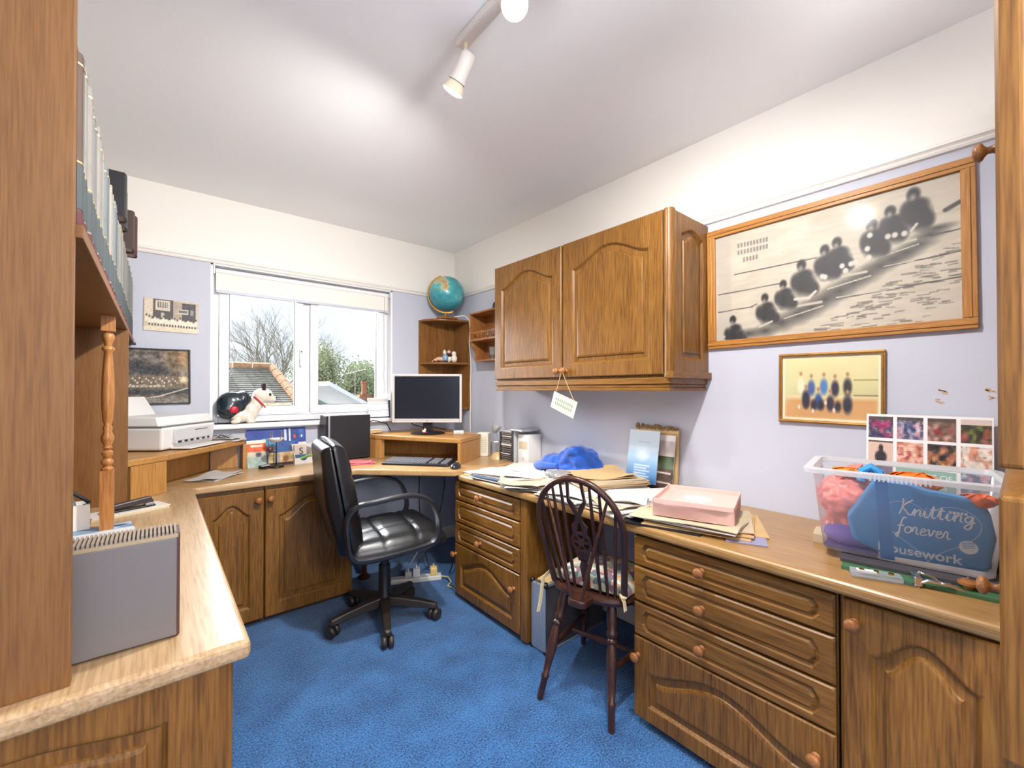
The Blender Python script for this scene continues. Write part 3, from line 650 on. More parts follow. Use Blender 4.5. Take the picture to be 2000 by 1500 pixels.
# paper with wavy surface (shared helper)
def sheets(name, label, cat, c, w, h, rot, layers, mats, seed=0, curl=.004, th=.0022, jit=.006, group=None, jrot=2.0):
    t = thing(name, label, cat, c, R(rot), group); r = random.Random(seed); z = 0.0
    for k in range(layers):
        M = Matrix.Translation((r.uniform(-jit, jit), r.uniform(-jit, jit), z)) @ Matrix.Rotation(R(r.uniform(-jrot, jrot)), 4, 'Z')
        nx, ny = 6, 7; px, py = r.uniform(0, 6), r.uniform(0, 6); top = []
        def hz(i, j):
            e = max(abs(i / nx - .5) * 2, abs(j / ny - .5) * 2); last = (k == layers - 1)
            return (curl if last else curl * .35) * (e ** 3) * (0.5 + 0.5 * math.sin(px + i * .9 + j * .7))
        V = [(-w / 2 + w * i / nx, -h / 2 + h * j / ny, hz(i, j) + th) for j in range(ny + 1) for i in range(nx + 1)]
        V2 = [(a, b, cc - th) for a, b, cc in V]; m = len(V); F = []
        for j in range(ny):
            for i in range(nx):
                a = j * (nx + 1) + i; F.append((a, a + 1, a + nx + 2, a + nx + 1)); F.append((m + a, m + a + nx + 1, m + a + nx + 2, m + a + 1))
        ring = [i for i in range(nx + 1)] + [j * (nx + 1) + nx for j in range(1, ny + 1)] + [ny * (nx + 1) + i for i in range(nx - 1, -1, -1)] + [j * (nx + 1) for j in range(ny - 1, 0, -1)]
        for i in range(len(ring)): a, b = ring[i], ring[(i + 1) % len(ring)]; F.append((a, m + a, m + b, b))
        mb = MB(M); mb.add(V + V2, F); mb.build('sheet', mats[r.randrange(len(mats))], t, smooth=True); z += th + .0004
    return t
sheets('paper_pile', 'loose sheets lying on the riser right of the printer', 'paper', (.325, 3.0, .941), .10, .17, 40, 4, [m_paper, m_paper4, m_paper], 3, .010)
sheets('newspaper', 'folded newspaper pushed under the printer riser', 'newspaper', (.245, 2.80, TL), .15, .24, -38, 3, [m_paper4, m_paper], 5, .012)
g = thing('wire_tangle', 'little heap of black and white clips on the printer riser sheets', 'clips', (.31, 3.02, .953)); rr = random.Random(9)
for k in range(8):
    a = rr.uniform(0, 6.28); q = [(rr.uniform(-.03, .03), rr.uniform(-.025, .025), .004)]
    for i in range(6): q.append((q[-1][0] + .012 * math.cos(a), q[-1][1] + .012 * math.sin(a), .004 + .016 * math.sin(i / 5 * PI))); a += rr.uniform(-.9, .9)
    MB().tube(q, .0022, 6).build('clip', (m_black, m_chrome)[k % 2], g, smooth=True)

# ------------------------------------------------------------------ pictures on the window wall
def wall_print(name, label, x0, x1, z0, z1, cv, framew, fm, rotd=0.0, th=.012):
    c = ((x0 + x1) / 2, YB - .002, (z0 + z1) / 2); t = thing(name, label, 'picture', c); w, h = x1 - x0, z1 - z0
    t.rotation_euler = (0, R(rotd), 0)
    if framew:
        mb = MB(); rect_frame(mb, -w / 2, w / 2, -h / 2, h / 2, framew, -th, 0); mb.build('picture_frame', fm, t, bevel=.002)
    MB().box(-w / 2 + framew, w / 2 - framew, -.004, 0, -h / 2 + framew, h / 2 - framew).build('mount', m_paper, t)
    M = frame_M((-w / 2 + framew, -.0046, -h / 2 + framew), (1, 0, 0), (0, 0, 1)); print_panel('print', cv, M, w - 2 * framew, h - 2 * framew, t)
    return t
cv = Cv(110, 64, (200, 186, 164)); cv.rect(.02, .02, .16, .52, (214, 200, 180)); cv.rect(.16, .02, .52, .62, (84, 78, 74)); cv.rect(.2, .05, .46, .36, (206, 196, 180)); cv.rect(.235, .09, .42, .26, (92, 86, 82))
for k in range(4): cv.rect(.26 + k * .042, .1, .285 + k * .042, .25, (190, 182, 170))
cv.rect(.3, .42, .36, .6, (180, 172, 158)); cv.rect(.52, .04, .68, .6, (170, 156, 138)); cv.rect(.68, .06, .94, .62, (72, 70, 74)); cv.rect(.6, .26, .8, .42, (196, 186, 170)); cv.rect(.84, .26, .9, .44, (150, 146, 142)); cv.rect(.62, .3, .78, .38, (110, 104, 98))
for k in range(19):
    x = .05 + k * .05; yy = .57 + .03 * (k % 3) + .05 * (k / 19); cv.ell(x, yy - .04, .018, .05, (70, 60, 54), .4); cv.ell(x, yy + .08, .032, .12, (232, 222, 204), .5)
for k in range(17): cv.ell(.1 + k * .052, .80 + .02 * (k / 17), .017, .045, (60, 54, 52), .4)
cv.rect(0, .86, 1, 1, (222, 208, 184)); cv.noise(60, .06, sy=.6)
wall_print('wall_photo', 'small sepia team photograph pinned on the wall left of the window', -.056, .189, 1.566, 1.748, cv, 0, None, .8)
cv = Cv(110, 110, (104, 94, 84)); cv.rect(0, 0, 1, .45, (96, 88, 80)); cv.ell(.95, .12, .45, .4, (150, 116, 72), .9); cv.noise(16, .14); cv.ell(.45, .38, .3, .16, (40, 40, 44), .7); cv.ell(.2, .3, .2, .16, (48, 48, 52), .7)
cv.rect(0, .48, 1, .72, (110, 96, 78), .05)
for k in range(26): cv.rect(.02 + k * .034, .52 + .02 * math.sin(k) + (k % 3) * .05, .045 + k * .034, .55 + .02 * math.sin(k) + (k % 3) * .05, (206, 196, 176), .01)
for k in range(9): cv.rect(.05 + k * .065, .66, .1 + k * .065, .7, (190, 178, 160), .01)
cv.rect(0, .74, 1, .84, (54, 56, 58), .05); cv.line(.1, .92, .5, .88, .012, (190, 182, 166)); cv.line(.5, .88, .98, .72, .014, (196, 186, 168)); cv.ell(.92, .56, .1, .1, (226, 206, 164), .7); cv.rect(0, .9, 1, 1, (128, 122, 114), .05); cv.noise(40, .1); cv.noise(90, .07)
wall_print('framed_photo', 'dark-framed sepia aerial photograph behind the printer', -.145, .152, 1.155, 1.468, cv, .008, m_black, -.6)

# ------------------------------------------------------------------ window sill and window desk
d = thing('dog_ornament', 'white dog ornament with a dark back and red collar on the window sill', 'ornament', (.40, YB - .012, WZ0))
m_dw = plain('ivory_glaze', rgb(232, 224, 208), .3, coat=.3); m_db = plain('dark_teal_glaze', rgb(28, 44, 52), .25, coat=.5)
mb = MB(); mb.ball((.055, 0, .075), (.045, .04, .06)); mb.ball((.085, 0, .12), (.04, .038, .05)); mb.ball((.12, 0, .172), (.058, .045, .048)); mb.ball((.165, 0, .150), (.032, .026, .024)); mb.ball((.178, 0, .155), (.018, .016, .016))
mb.ball((.04, -.03, .03), (.016, .015, .035)); mb.ball((.05, .03, .03), (.016, .015, .035)); mb.ball((.055, -.032, .012), (.026, .016, .012)); mb.ball((.062, .032, .012), (.026, .016, .012)); mb.ball((-.03, -.04, .014), (.03, .016, .014)); mb.ball((-.02, .04, .014), (.03, .016, .014)); mb.ball((0, 0, .05), (.06, .042, .045))
remesh(mb.build('body', m_dw, d), .006, 6)
mb = MB(); mb.ball((-.045, 0, .115), (.085, .05, .082)); mb.ball((-.06, 0, .09), (.07, .052, .06)); mb.ball((.01, 0, .15), (.05, .046, .05)); remesh(mb.build('dark_coat', m_db, d), .006, 6)
for sy in (-1, 1):
    mb = MB(); mb.loops([[(.105, sy * .022, .205), (.125, sy * .040, .205), (.135, sy * .028, .205)], [(.118, sy * .03, .250), (.132, sy * .034, .246), (.132, sy * .030, .244)]]); mb.build('ear', plain('ear_glaze', rgb(60, 44, 52), .4), d, bevel=.004)
    MB().ball((.155, sy * .036, .178), (.007, .006, .010), 10, 8).build('eye', m_black, d, smooth=True)
M = Matrix.Translation((.098, 0, .132)) @ Matrix.Rotation(R(48), 4, 'Y'); MB(M).tube([(.050 * math.cos(a * PI / 12), .046 * math.sin(a * PI / 12), 0) for a in range(24)], .0045, 8, closed=True).build('collar', plain('red_glaze', rgb(190, 30, 50), .35), d, smooth=True)
MB().ball((.195, 0, .158), (.006, .009, .007), 10, 8).build('nose', m_black, d, smooth=True)
MB().ball((-.04, -.052, .088), (.024, .006, .022), 12, 8).build('red_patch', plain('red_glaze', rgb(190, 30, 50), .35), d, smooth=True)

m_blue = plain('royal_blue_print', rgb(22, 60, 148), .5)
cv = Cv(100, 60, (24, 62, 150)); cv.rect(.0, 0, 1, .06, (180, 196, 226)); cv.rect(.6, .08, .86, .42, (30, 58, 130)); cv.rect(.62, .1, .66, .4, (200, 210, 230)); cv.rect(.70, .08, .73, .42, (206, 214, 232)); cv.ell(.8, .3, .03, .06, (220, 70, 80), .3); cv.rect(.88, .1, .97, .36, (46, 92, 168)); cv.ell(.925, .3, .02, .04, (230, 230, 240), .3)
cv.rect(0, .5, .5, 1, (92, 150, 190)); cv.rect(.38, .44, .8, 1, (40, 84, 150)); cv.rect(.86, .46, 1, 1, (222, 218, 196)); cv.noise(12, .05)
card_print('wall_planner', 'royal blue printed planner card propped under the window sill', 'calendar', (.60, YB - .06, TL), .34, .245, 0, cv, 78)
cv = Cv(26, 40, (226, 190, 150)); cv.rect(0, 0, 1, .12, (232, 226, 210)); cv.rect(0, .12, 1, .42, (228, 96, 50)); cv.rect(.2, .18, .8, .24, (240, 220, 200)); cv.rect(0, .42, 1, .62, (190, 184, 160)); cv.ell(.6, .55, .2, .12, (84, 76, 92), .5); cv.rect(0, .62, 1, 1, (158, 176, 168)); cv.noise(10, .08)
card_print('leaflet', 'orange and grey leaflet standing beside the printer riser', 'leaflet', (.475, YB - .115, TL), .105, .165, 6, cv, 80)
card_print('leaflet', 'pale blue leaflet behind the orange one under the sill', 'leaflet', (.545, YB - .095, TL), .08, .17, 0, (lambda c: (c.noise(6, .1), c)[1])(Cv(16, 30, (96, 160, 196))), 80)
o = thing('desk_ornament', 'chrome dish ornament on a thin stem and dark foot on the window desk', 'ornament', (.565, 2.93, TL))
MB().lathe([(.042, 0), (.045, .004), (.04, .012), (.012, .018), (.004, .022), (.003, .15), (.006, .155)], (0, 0, 0), (0, 0, 1), 20).build('foot_and_stem', plain('dark_bronze', rgb(50, 44, 40), .35, metal=.6), o, smooth=True)
MB().lathe([(.004, .150), (.030, .158), (.042, .172), (.044, .176), (.036, .172), (.004, .163)], (0, 0, 0), (0, 0, 1), 24).build('dish', plain('white_china', rgb(226, 230, 238), .2), o, smooth=True)
for k in range(4): a = k * PI / 2 + .4; MB().lathe([(.003, 0), (.004, .006), (.003, .03), (.0025, .05)], (.038 * math.cos(a), .038 * math.sin(a), .172), (0, 0, 1), 8).build('finial', m_chrome, o, smooth=True)
MB().ball((-.035, -.01, .115), .020, 12, 8).build('ball', plain('plum_bead', rgb(92, 52, 60), .3), o, smooth=True); MB().tube([(0, 0, .10), (-.02, -.005, .105), (-.035, -.01, .10)], .003, 6).build('arm', m_chrome, o)
o = thing('picture_block', 'clear acrylic picture block standing behind the dish ornament', 'ornament', (.60, 3.0, TL), R(5))
MB().box(-.075, .075, -.018, .018, .001, .085).build('acrylic_block', glassy('clear_acrylic', amount=.16, haze=.12), o)
cv = Cv(30, 20, (196, 172, 128)); cv.noise(6, .16); cv.rect(.25, .1, .45, .8, (150, 150, 160)); cv.ell(.7, .5, .15, .3, (140, 90, 60), .4); cv.rect(0, .8, 1, 1, (60, 46, 40))
print_panel('print', cv, frame_M((-.07, -.0185, .004), (1, 0, 0), (0, 0, 1)), .14, .078, o)
o = thing('business_card_holder', 'low dark card holder lying before the acrylic block', 'card holder', (.505, 2.925, TL), R(35))
MB().hexa([(-.03, -.02, 0), (.03, -.02, 0), (.03, .02, 0), (-.03, .02, 0)], [(-.03, -.018, .006), (.03, -.018, .006), (.03, .018, .022), (-.03, .018, .022)]).build('holder', m_black, o, bevel=.002); MB().box(-.026, .026, -.012, .014, .016, .019).build('cards', m_paper, o)
# organiser with compartments
o = thing('desk_organiser', 'white desk organiser with compartments beside the computer tower', 'organiser', (.775, 3.01, TL), R(2)); m_org = plain('white_plastic', rgb(226, 222, 216), .4)
def ob(*b): MB().box(*b).build('organiser_wall', m_org, o, bevel=.001)
ob(-.10, .10, -.055, .055, 0, .004); ob(-.10, .10, .052, .055, 0, .118); ob(-.003, .0, -.055, .052, 0, .10); ob(.097, .10, -.055, .052, 0, .085)
mb = MB(frame_M((-.10, 0, 0), (0, 1, 0), (0, 0, 1))); mb.prism([(-.055, 0), (.052, 0), (.052, .118), (.02, .118), (-.055, .045)], -.003, 0); mb.build('organiser_wall', m_org, o)
mb = MB(frame_M((0, -.055, 0), (1, 0, 0), (0, 0, 1))); mb.prism([(-.10, 0), (0, 0), (0, .040), (-.022, .040), (-.04, .022), (-.058, .022), (-.078, .040), (-.10, .040)], -.003, 0); mb.prism([(0, 0), (.10, 0), (.10, .040), (0, .040)], -.003, 0); mb.build('organiser_front', m_org, o)
ob(.0, .097, -.005, -.002, .004, .085)
cv = Cv(24, 24, (206, 188, 176)); cv.rect(.0, .6, 1, 1, (60, 90, 130)); cv.rect(0, 0, .06, 1, (60, 50, 48))
t2 = card_print('book_cover_card', 'pale booklet with a black letter S in the desk organiser', 'booklet', (.727, 3.035, TL + .005), .075, .108, 0, cv, 80)
text('letter', 'S', .06, m_black, t2, Matrix.Rotation(R(80), 4, 'X') @ Matrix.Translation((.006, .066, .003)))
for (nm, lab, cat, c, r, col, tl) in (('green_marker', 'green highlighter pen in the left organiser compartment', 'pen', (.728, 2.985, .80), .007, (120, 176, 60), (.04, .01, .012)), ('red_scissors_grip', 'red scissor handle sticking out of the organiser', 'scissors', (.83, 3.035, .868), .006, (196, 40, 60), (.02, .004, .03)), ('blue_tape_roll', 'blue tape reel in the right organiser compartment', 'tape', (.845, 2.985, .800), .012, (46, 84, 150), (.012, 0, .0))):
    tt = thing(nm, lab, cat, c); m = plain(nm + '_mat', rgb(*col), .4)
    if 'tape' in nm: MB().lathe([(.010, -.009), (.022, -.009), (.022, .009), (.010, .009)], (0, 0, 0), (0, 1, .2), 20).build('reel', m, tt, smooth=True); MB().lathe([(.006, -.010), (.010, -.010), (.010, .010), (.006, .010)], (0, 0, 0), (0, 1, .2), 16).build('core', m_paper, tt)
    elif 'scissor' in nm:
        MB().tube([(.012 * math.cos(a * PI / 8), 0, .016 * math.sin(a * PI / 8)) for a in range(16)], .004, 8, closed=True).build('grip', m, tt, smooth=True); MB().tube([(0, 0, -.016), (-.002, .002, -.09)], .003, 6).build('blade', m_chrome, tt)
    else: MB().tube([(-tl[0], -.006, -.01), (0, 0, 0), (tl[0], .006, tl[2])], r, 10).build('barrel', m, tt, smooth=True); MB().tube([(tl[0], .006, tl[2]), (tl[0] * 1.4, .008, tl[2] * 1.4)], r * 1.1, 10).build('cap', plain('pen_cap', rgb(200, 210, 80), .4), tt, smooth=True)
tt = thing('pencil', 'thin white pencil standing in the organiser by the scissors', 'pencil', (.845, 3.03, .77)); MB().tube([(0, 0, 0), (.015, .004, .125)], .0035, 6).build('shaft', m_white, tt); MB().lathe([(.0035, 0), (.0005, .012)], (.015, .004, .125), (.12, .03, 1), 6).build('tip', m_black, tt)
# computer tower
o = thing('computer_tower', 'black desktop computer tower with silver front standing under the window', 'computer', (1.0, 2.985, TL), R(2))
MB().box(-.125, .150, -.06, .06, .006, .300).build('case', plain('tower_black', rgb(28, 29, 34), .38, spec=.6), o, bevel=.004)
MB().box(-.150, -.135, -.061, .061, .004, .303).build('front_bezel', m_black, o, bevel=.006); MB().box(-.136, -.124, -.0615, .0615, .004, .303).build('silver_trim', m_silver, o, bevel=.002); MB().box(-.130, .150, -.0605, .0605, .300, .304).build('top_cover', m_silver, o, bevel=.001)
for (x, yq) in ((-.11, -.04), (-.11, .04), (.13, -.04), (.13, .04)): MB().lathe([(.01, 0), (.01, .006)], (x, yq, 0), (0, 0, 1), 10).build('foot', m_black, o)
# white router-like stand on the sill corner
o = thing('desk_calendar', 'white folded desk calendar standing by the right end of the sill', 'calendar', (1.27, YB - .02, WZ0), R(-4))
MB(Matrix.Rotation(R(-14), 4, 'X')).box(-.075, .075, -.03, -.027, .002, .145).build('page', plain('pale_grey_paper', rgb(222, 226, 232), .5), o); MB(Matrix.Rotation(R(14), 4, 'X')).box(-.075, .075, .027, .030, .002, .14).build('back_page', m_paper, o)
for z in (.05, .10): MB(Matrix.Rotation(R(-14), 4, 'X')).box(-.074, .074, -.0308, -.0300, z, z + .002).build('printed_rule', plain('rule_grey', rgb(120, 126, 136), .6), o)
MB().box(.075, .082, -.035, .03, 0, .13).build('end_stop', m_black, o)
# pink papers
sheets('folder', 'pink and mauve folders lying beside the keyboard', 'folder', (1.02, 2.74, TL), .15, .11, -20, 3, [plain('mauve_paper', rgb(190, 130, 168), .7), plain('pink_paper', rgb(228, 120, 130), .7)], 4, .006, .004, .02, None, 9)

# monitor on the corner riser
mo = thing('computer_monitor', 'silver-bezelled flat monitor with a dark screen on the corner riser', 'monitor', (1.462, 2.690, .929), R(-40))
m_bez = plain('monitor_silver', rgb(206, 202, 200), .4)
MB().lathe([(.001, 0), (.118, 0), (.120, .004), (.105, .010), (.04, .016), (.001, .017)], (0, .03, 0), (0, 0, 1), 36).build('base', m_black, mo, smooth=True)
MB().box(-.034, .034, .025, .055, .012, .12).build('neck', m_black, mo, bevel=.006)
MB().box(-.243, .243, .005, .035, .080, .418).build('housing', m_bez, mo, bevel=.008, bseg=3)
mb = MB(); rect_frame(mb, -.244, .244, .079, .419, .016, -.004, .010); mb.box(-.228, .228, -.004, .010, .095, .106); mb.build('bezel', m_bez, mo, bevel=.004)
MB().box(-.229, .229, .001, .006, .104, .405).build('screen', plain('screen_off', rgb(34, 38, 48), .22, spec=.5), mo)
MB().lathe([(.006, 0), (.006, .001)], (0, -.0045, .090), (0, -1, 0), 14).build('badge', m_silver, mo)
# keyboard & mouse
kb = thing('keyboard', 'black computer keyboard in front of the corner riser', 'keyboard', (1.285, 2.475, TL), R(-50))
mb = MB(); mb.hexa([(-.22, -.07, .001), (.22, -.07, .001), (.22, .075, .001), (-.22, .075, .001)], [(-.217, -.067, .014), (.217, -.067, .014), (.217, .072, .026), (-.217, .072, .026)]); mb.build('case', m_black, kb, bevel=.004)
mb = MB(); m_key = plain('key_grey', rgb(112, 114, 120), .4)
for r_ in range(6):
    for c_ in range(21):
        if c_ in (14, 18): continue
        if r_ == 0 and 3 < c_ < 9: continue
        x = -.205 + c_ * .0196; yk = -.055 + r_ * .0205; z = .0145 + (yk + .067) / .139 * .012
        mb.hexa([(x, yk, z), (x + .0172, yk, z), (x + .0172, yk + .0175, z + .0015), (x, yk + .0175, z + .0015)], [(x + .0025, yk + .002, z + .008), (x + .0147, yk + .002, z + .008), (x + .0147, yk + .0145, z + .0095), (x + .0025, yk + .0145, z + .0095)])
z = .0145; mb.hexa([(-.127, -.055, z), (-.03, -.055, z), (-.03, -.0375, z), (-.127, -.0375, z)], [(-.124, -.053, z + .009), (-.033, -.053, z + .009), (-.033, -.040, z + .009), (-.124, -.040, z + .009)])
kk = mb.build('keys', m_key, kb); kk['kind'] = 'stuff'
mo2 = thing('computer_mouse', 'black computer mouse right of the keyboard', 'mouse', (1.392, 2.205, TL), R(40))
mb = MB(); mb.ball((0, 0, .008), (.052, .030, .028), 20, 12); o = mb.build('shell', plain('mouse_black', rgb(44, 46, 52), .25), mo2, smooth=True)
for v in o.data.vertices: v.co.z = max(v.co.z, .001)
MB().lathe([(.010, -.003), (.010, .003)], (.028, 0, .029), (0, 1, 0), 12).build('wheel', m_silver, mo2); MB().box(.0, .048, -.0005, .0005, .030, .0365).build('button_seam', m_black, mo2)
# small things on the riser
o = thing('coaster_box', 'little tan wooden box on the left end of the monitor riser', 'box', (1.195, 2.985, .929), R(5)); MB().box(-.05, .05, -.03, .03, 0, .018).build('box_base', m_paper3, o, bevel=.003); MB().box(-.052, .052, -.032, .032, .018, .026).build('lid', m_paper2, o, bevel=.003)
o = thing('spectacles', 'folded wire spectacles in front of the tan box on the riser', 'spectacles', (1.20, 2.915, .929), R(20))
for sx in (-.022, .022): MB().tube([(sx + .016 * math.cos(a * PI / 8), .012 * math.sin(a * PI / 8), .003) for a in range(16)], .0012, 6, closed=True).build('rim', m_black, o)
MB().tube([(-.006, 0, .003), (0, 0, .006), (.006, 0, .003)], .0012, 6).build('bridge', m_black, o); MB().tube([(-.038, 0, .003), (-.03, .02, .004), (.04, .022, .004)], .0012, 6).build('temple', m_black, o)
o = thing('white_box', 'small white plug box on the right end of the monitor riser', 'box', (1.64, 2.56, .929), R(-30)); MB().box(-.035, .035, -.018, .018, 0, .022).build('shell', m_white, o, bevel=.004); MB().box(-.02, .02, -.019, -.017, .006, .014).build('slot', m_pr2, o)
o = thing('tiny_figurine', 'tiny red and white figurine at the foot of the monitor', 'figurine', (1.408, 2.632, .945), R(-30)); mb = MB(); mb.ball((0, 0, .010), (.012, .010, .010), 10, 8); mb.ball((.008, 0, .022), .008, 10, 8); mb.build('body', m_dw, o, smooth=True); MB().ball((.008, 0, .028), (.008, .008, .005), 10, 8).build('hat', plain('red_glaze', rgb(190, 30, 50), .35), o, smooth=True); MB().box(.010, .022, -.005, .005, .0, .006).build('foot', plain('red_glaze', rgb(190, 30, 50), .35), o)
o = thing('speaker', 'cream desktop loudspeaker right of the monitor riser', 'speaker', (1.815, 2.50, TL), R(-50)); m_spk = plain('cream_plastic', rgb(226, 220, 200), .5)
MB().box(-.042, .042, -.045, .045, 0, .165).build('cabinet', m_spk, o, bevel=.006); 
for k in range(9): MB().box(-.034, .034, -.0465, -.045, .03 + k * .013, .037 + k * .013).build('grille_bar', plain('cream_grille', rgb(204, 198, 176), .6), o)
# monitor cables
ca = thing('monitor_cables', 'black monitor cables drooping behind the corner riser', 'cable', (1.5, 2.9, .93))
for q in ([(1.13, 2.97, 1.0), (1.20, 3.0, 1.02), (1.30, 3.0, .99), (1.34, 3.02, .935)], [(1.40, 2.86, 1.04), (1.44, 2.86, .985), (1.52, 2.85, .96), (1.60, 2.84, .96), (1.68, 2.8, .94)]):
    qq = [Vector(q[0])]
    for i in range(len(q) - 1):
        for k in range(1, 5): qq.append(Vector(q[i]).lerp(Vector(q[i + 1]), k / 4))
    MB().tube(qq, .0035, 6).build('cable', m_cable, ca, world=True, smooth=True)
MB().box(1.115, 1.145, 2.955, 2.985, .99, 1.015).build('plug', plain('blue_plug', rgb(30, 60, 150), .4), ca, world=True, bevel=.003)
# ------------------------------------------------------------------ globe and figurines
g = thing('globe', 'blue-green terrestrial globe on a wooden stand on top of the corner shelf', 'globe', (1.775, 2.945, 1.797))
GC = Vector((0, 0, .205)); GR = .138
def globe_mat():
    m, nt, b = _new('globe_map'); N = nt.nodes; L = nt.links; tc = N.new('ShaderNodeTexCoord'); nz = N.new('ShaderNodeTexNoise')
    mp = N.new('ShaderNodeMapping'); mp.inputs['Location'].default_value = (1.35, .2, -.35); L.new(tc.outputs['Object'], mp.inputs['Vector']); nz.inputs['Scale'].default_value = 6.5; nz.inputs['Detail'].default_value = 7; nz.inputs['Roughness'].default_value = .55
    L.new(mp.outputs[0], nz.inputs['Vector']); rp = N.new('ShaderNodeValToRGB'); e = rp.color_ramp.elements
    e[0].position = .0; e[0].color = rgb(38, 120, 140); e[1].position = 1; e[1].color = rgb(190, 160, 110)
    for p, c in ((.42, rgb(40, 136, 150)), (.55, rgb(78, 168, 172)), (.585, rgb(112, 188, 184)), (.60, rgb(196, 190, 140)), (.68, rgb(186, 150, 112))): q = e.new(p); q.color = c
    L.new(nz.outputs['Fac'], rp.inputs['Fac']); L.new(rp.outputs['Color'], b.inputs['Base Color']); b.inputs['Roughness'].default_value = .3; b.inputs['Coat Weight'].default_value = .4
    return m
MB().ball(GC, GR, 40, 24).build('sphere', globe_mat(), g, smooth=True)
ax = Vector((-.25, .20, .95)).normalized(); side = Vector((-.77, .64, 0)); side = (side - ax * side.dot(ax)).normalized()
arc = [GC + (ax * math.cos(a) + side * math.sin(a)) * (GR + .012) for a in [PI * k / 24 for k in range(25)]]
MB().sweep(arc, [(-.005, -.002), (.005, -.002), (.005, .002), (-.005, .002)], side.cross(ax)).build('meridian', m_brass, g)
for e_ in (arc[0], arc[-1]): MB().tube([e_, GC + (e_ - GC) * .9], .004, 8).build('axis_pin', m_brass, g)
MB().lathe([(.085, 0), (.088, .006), (.078, .014), (.03, .020), (.012, .026)], (0, 0, 0), (0, 0, 1), 28).build('base', wood('globe_base', rgb(120, 70, 34), rgb(164, 104, 58), rgb(186, 126, 76), axis='X', scale=18), g, smooth=True)
MB().tube([(-.01, 0, .024), (-.012, .004, .040), (0, 0, .055)], .006, 8).build('stem', m_brass, g, smooth=True)
cb = thing('globe_flex', 'white mains flex hanging from the globe down behind the monitor', 'cable', (1.86, 2.84, 1.5))
q = [(1.79, 2.86, 1.81), (1.84, 2.79, 1.815), (1.868, 2.765, 1.78), (1.872, 2.76, 1.70), (1.862, 2.755, 1.60), (1.875, 2.76, 1.50), (1.884, 2.762, 1.40), (1.872, 2.755, 1.28), (1.878, 2.76, 1.14), (1.875, 2.76, 1.0), (1.87, 2.75, .93), (1.85, 2.74, .80)]
qq = []
for i in range(len(q) - 1):
    for k in range(5): qq.append(Vector(q[i]).lerp(Vector(q[i + 1]), k / 5))
MB().tube(qq, .0035, 6).build('flex', m_wcable, cb, world=True, smooth=True)
m_fb = plain('soft_blue_glaze', rgb(132, 160, 186), .3); m_fs = plain('flesh_glaze', rgb(226, 180, 150), .35)
f = thing('figurine', 'porcelain reclining figure in peach and blue on the corner shelf', 'figurine', (1.755, 2.985, 1.457), R(-40))
mb = MB(); mb.ball((-.045, 0, .022), (.045, .016, .014), 12, 8, Matrix.Rotation(R(-30), 3, 'Y')); mb.ball((-.01, 0, .026), (.03, .018, .018), 12, 8); remesh(mb.build('legs', m_fs, f), .004, 3)
mb = MB(); mb.ball((.025, 0, .035), (.026, .02, .034), 12, 8); remesh(mb.build('coat', m_fb, f), .004, 3); MB().ball((.022, 0, .076), .015, 12, 8).build('head', m_dw, f, smooth=True); MB().lathe([(.018, 0), (.012, .008), (.002, .022)], (.022, 0, .082), (-.1, 0, 1), 12).build('hat', m_dw, f, smooth=True)
for x in (-.06, -.02, .03): MB().ball((x, -.012, .008), (.010, .008, .008), 8, 6).build('shoe', m_black, f, smooth=True)
f = thing('figurine', 'porcelain pair of white figures with a dark scarf on the corner shelf', 'figurine', (1.830, 2.945, 1.457), R(-40))
mb = MB(); mb.ball((.012, 0, .030), (.026, .022, .032), 12, 8); mb.ball((.010, 0, .072), (.020, .018, .020), 12, 8); mb.ball((-.03, .005, .03), (.016, .016, .03), 12, 8); remesh(mb.build('bodies', m_dw, f), .004, 3)
MB().ball((-.03, .0, .085), .016, 12, 8).build('head', m_fs, f, smooth=True); mb = MB(); mb.ball((-.032, -.002, .060), (.022, .018, .014), 12, 8); mb.build('scarf', m_black, f, smooth=True); MB().ball((-.028, .002, .098), (.015, .015, .008), 10, 6).build('cap', plain('grey_glaze', rgb(120, 120, 124), .4), f, smooth=True)
# things on the wall rack
o = thing('statuette', 'dark carved statuette on top of the small wall rack', 'statuette', (1.865, 2.37, 1.809)); m_car = plain('carved_ebony', rgb(52, 42, 38), .5, bump=.4, bscale=120)
mb = MB(); mb.box(-.025, .025, -.08, .09, 0, .014); mb.ball((0, .04, .035), (.022, .045, .03)); mb.ball((0, -.01, .05), (.022, .04, .045)); mb.ball((0, -.045, .10), (.018, .02, .06)); mb.ball((0, -.045, .165), .018); remesh(mb.build('carving', m_car, o), .006, 2)
MB().box(-.028, .028, -.085, .095, 0, .006).build('plinth', m_car, o)
m_clear = glassy('clear_glassware', amount=.2, haze=.1)
for k, (yy, hh) in enumerate(((2.52, .06), (2.46, .075), (2.41, .055))):
    o = thing('glass_ornament', ('short clear glass ornament first behind the gallery rail', 'tall clear glass ornament in the middle behind the gallery rail', 'small clear glass ornament nearest the cabinet behind the gallery rail')[k], 'ornament', (1.865, yy, 1.613)); MB().lathe([(.012, 0), (.014, .004), (.005, .012), (.008, .02), (.016, hh * .6), (.010, hh)], (0, 0, 0), (0, 0, 1), 14).build('bowl', m_clear, o, smooth=True); MB().lathe([(.015, 0), (.015, .003)], (0, 0, 0), (0, 0, 1), 14).build('foot', plain('amber_glass', rgb(170, 110, 60), .3), o)
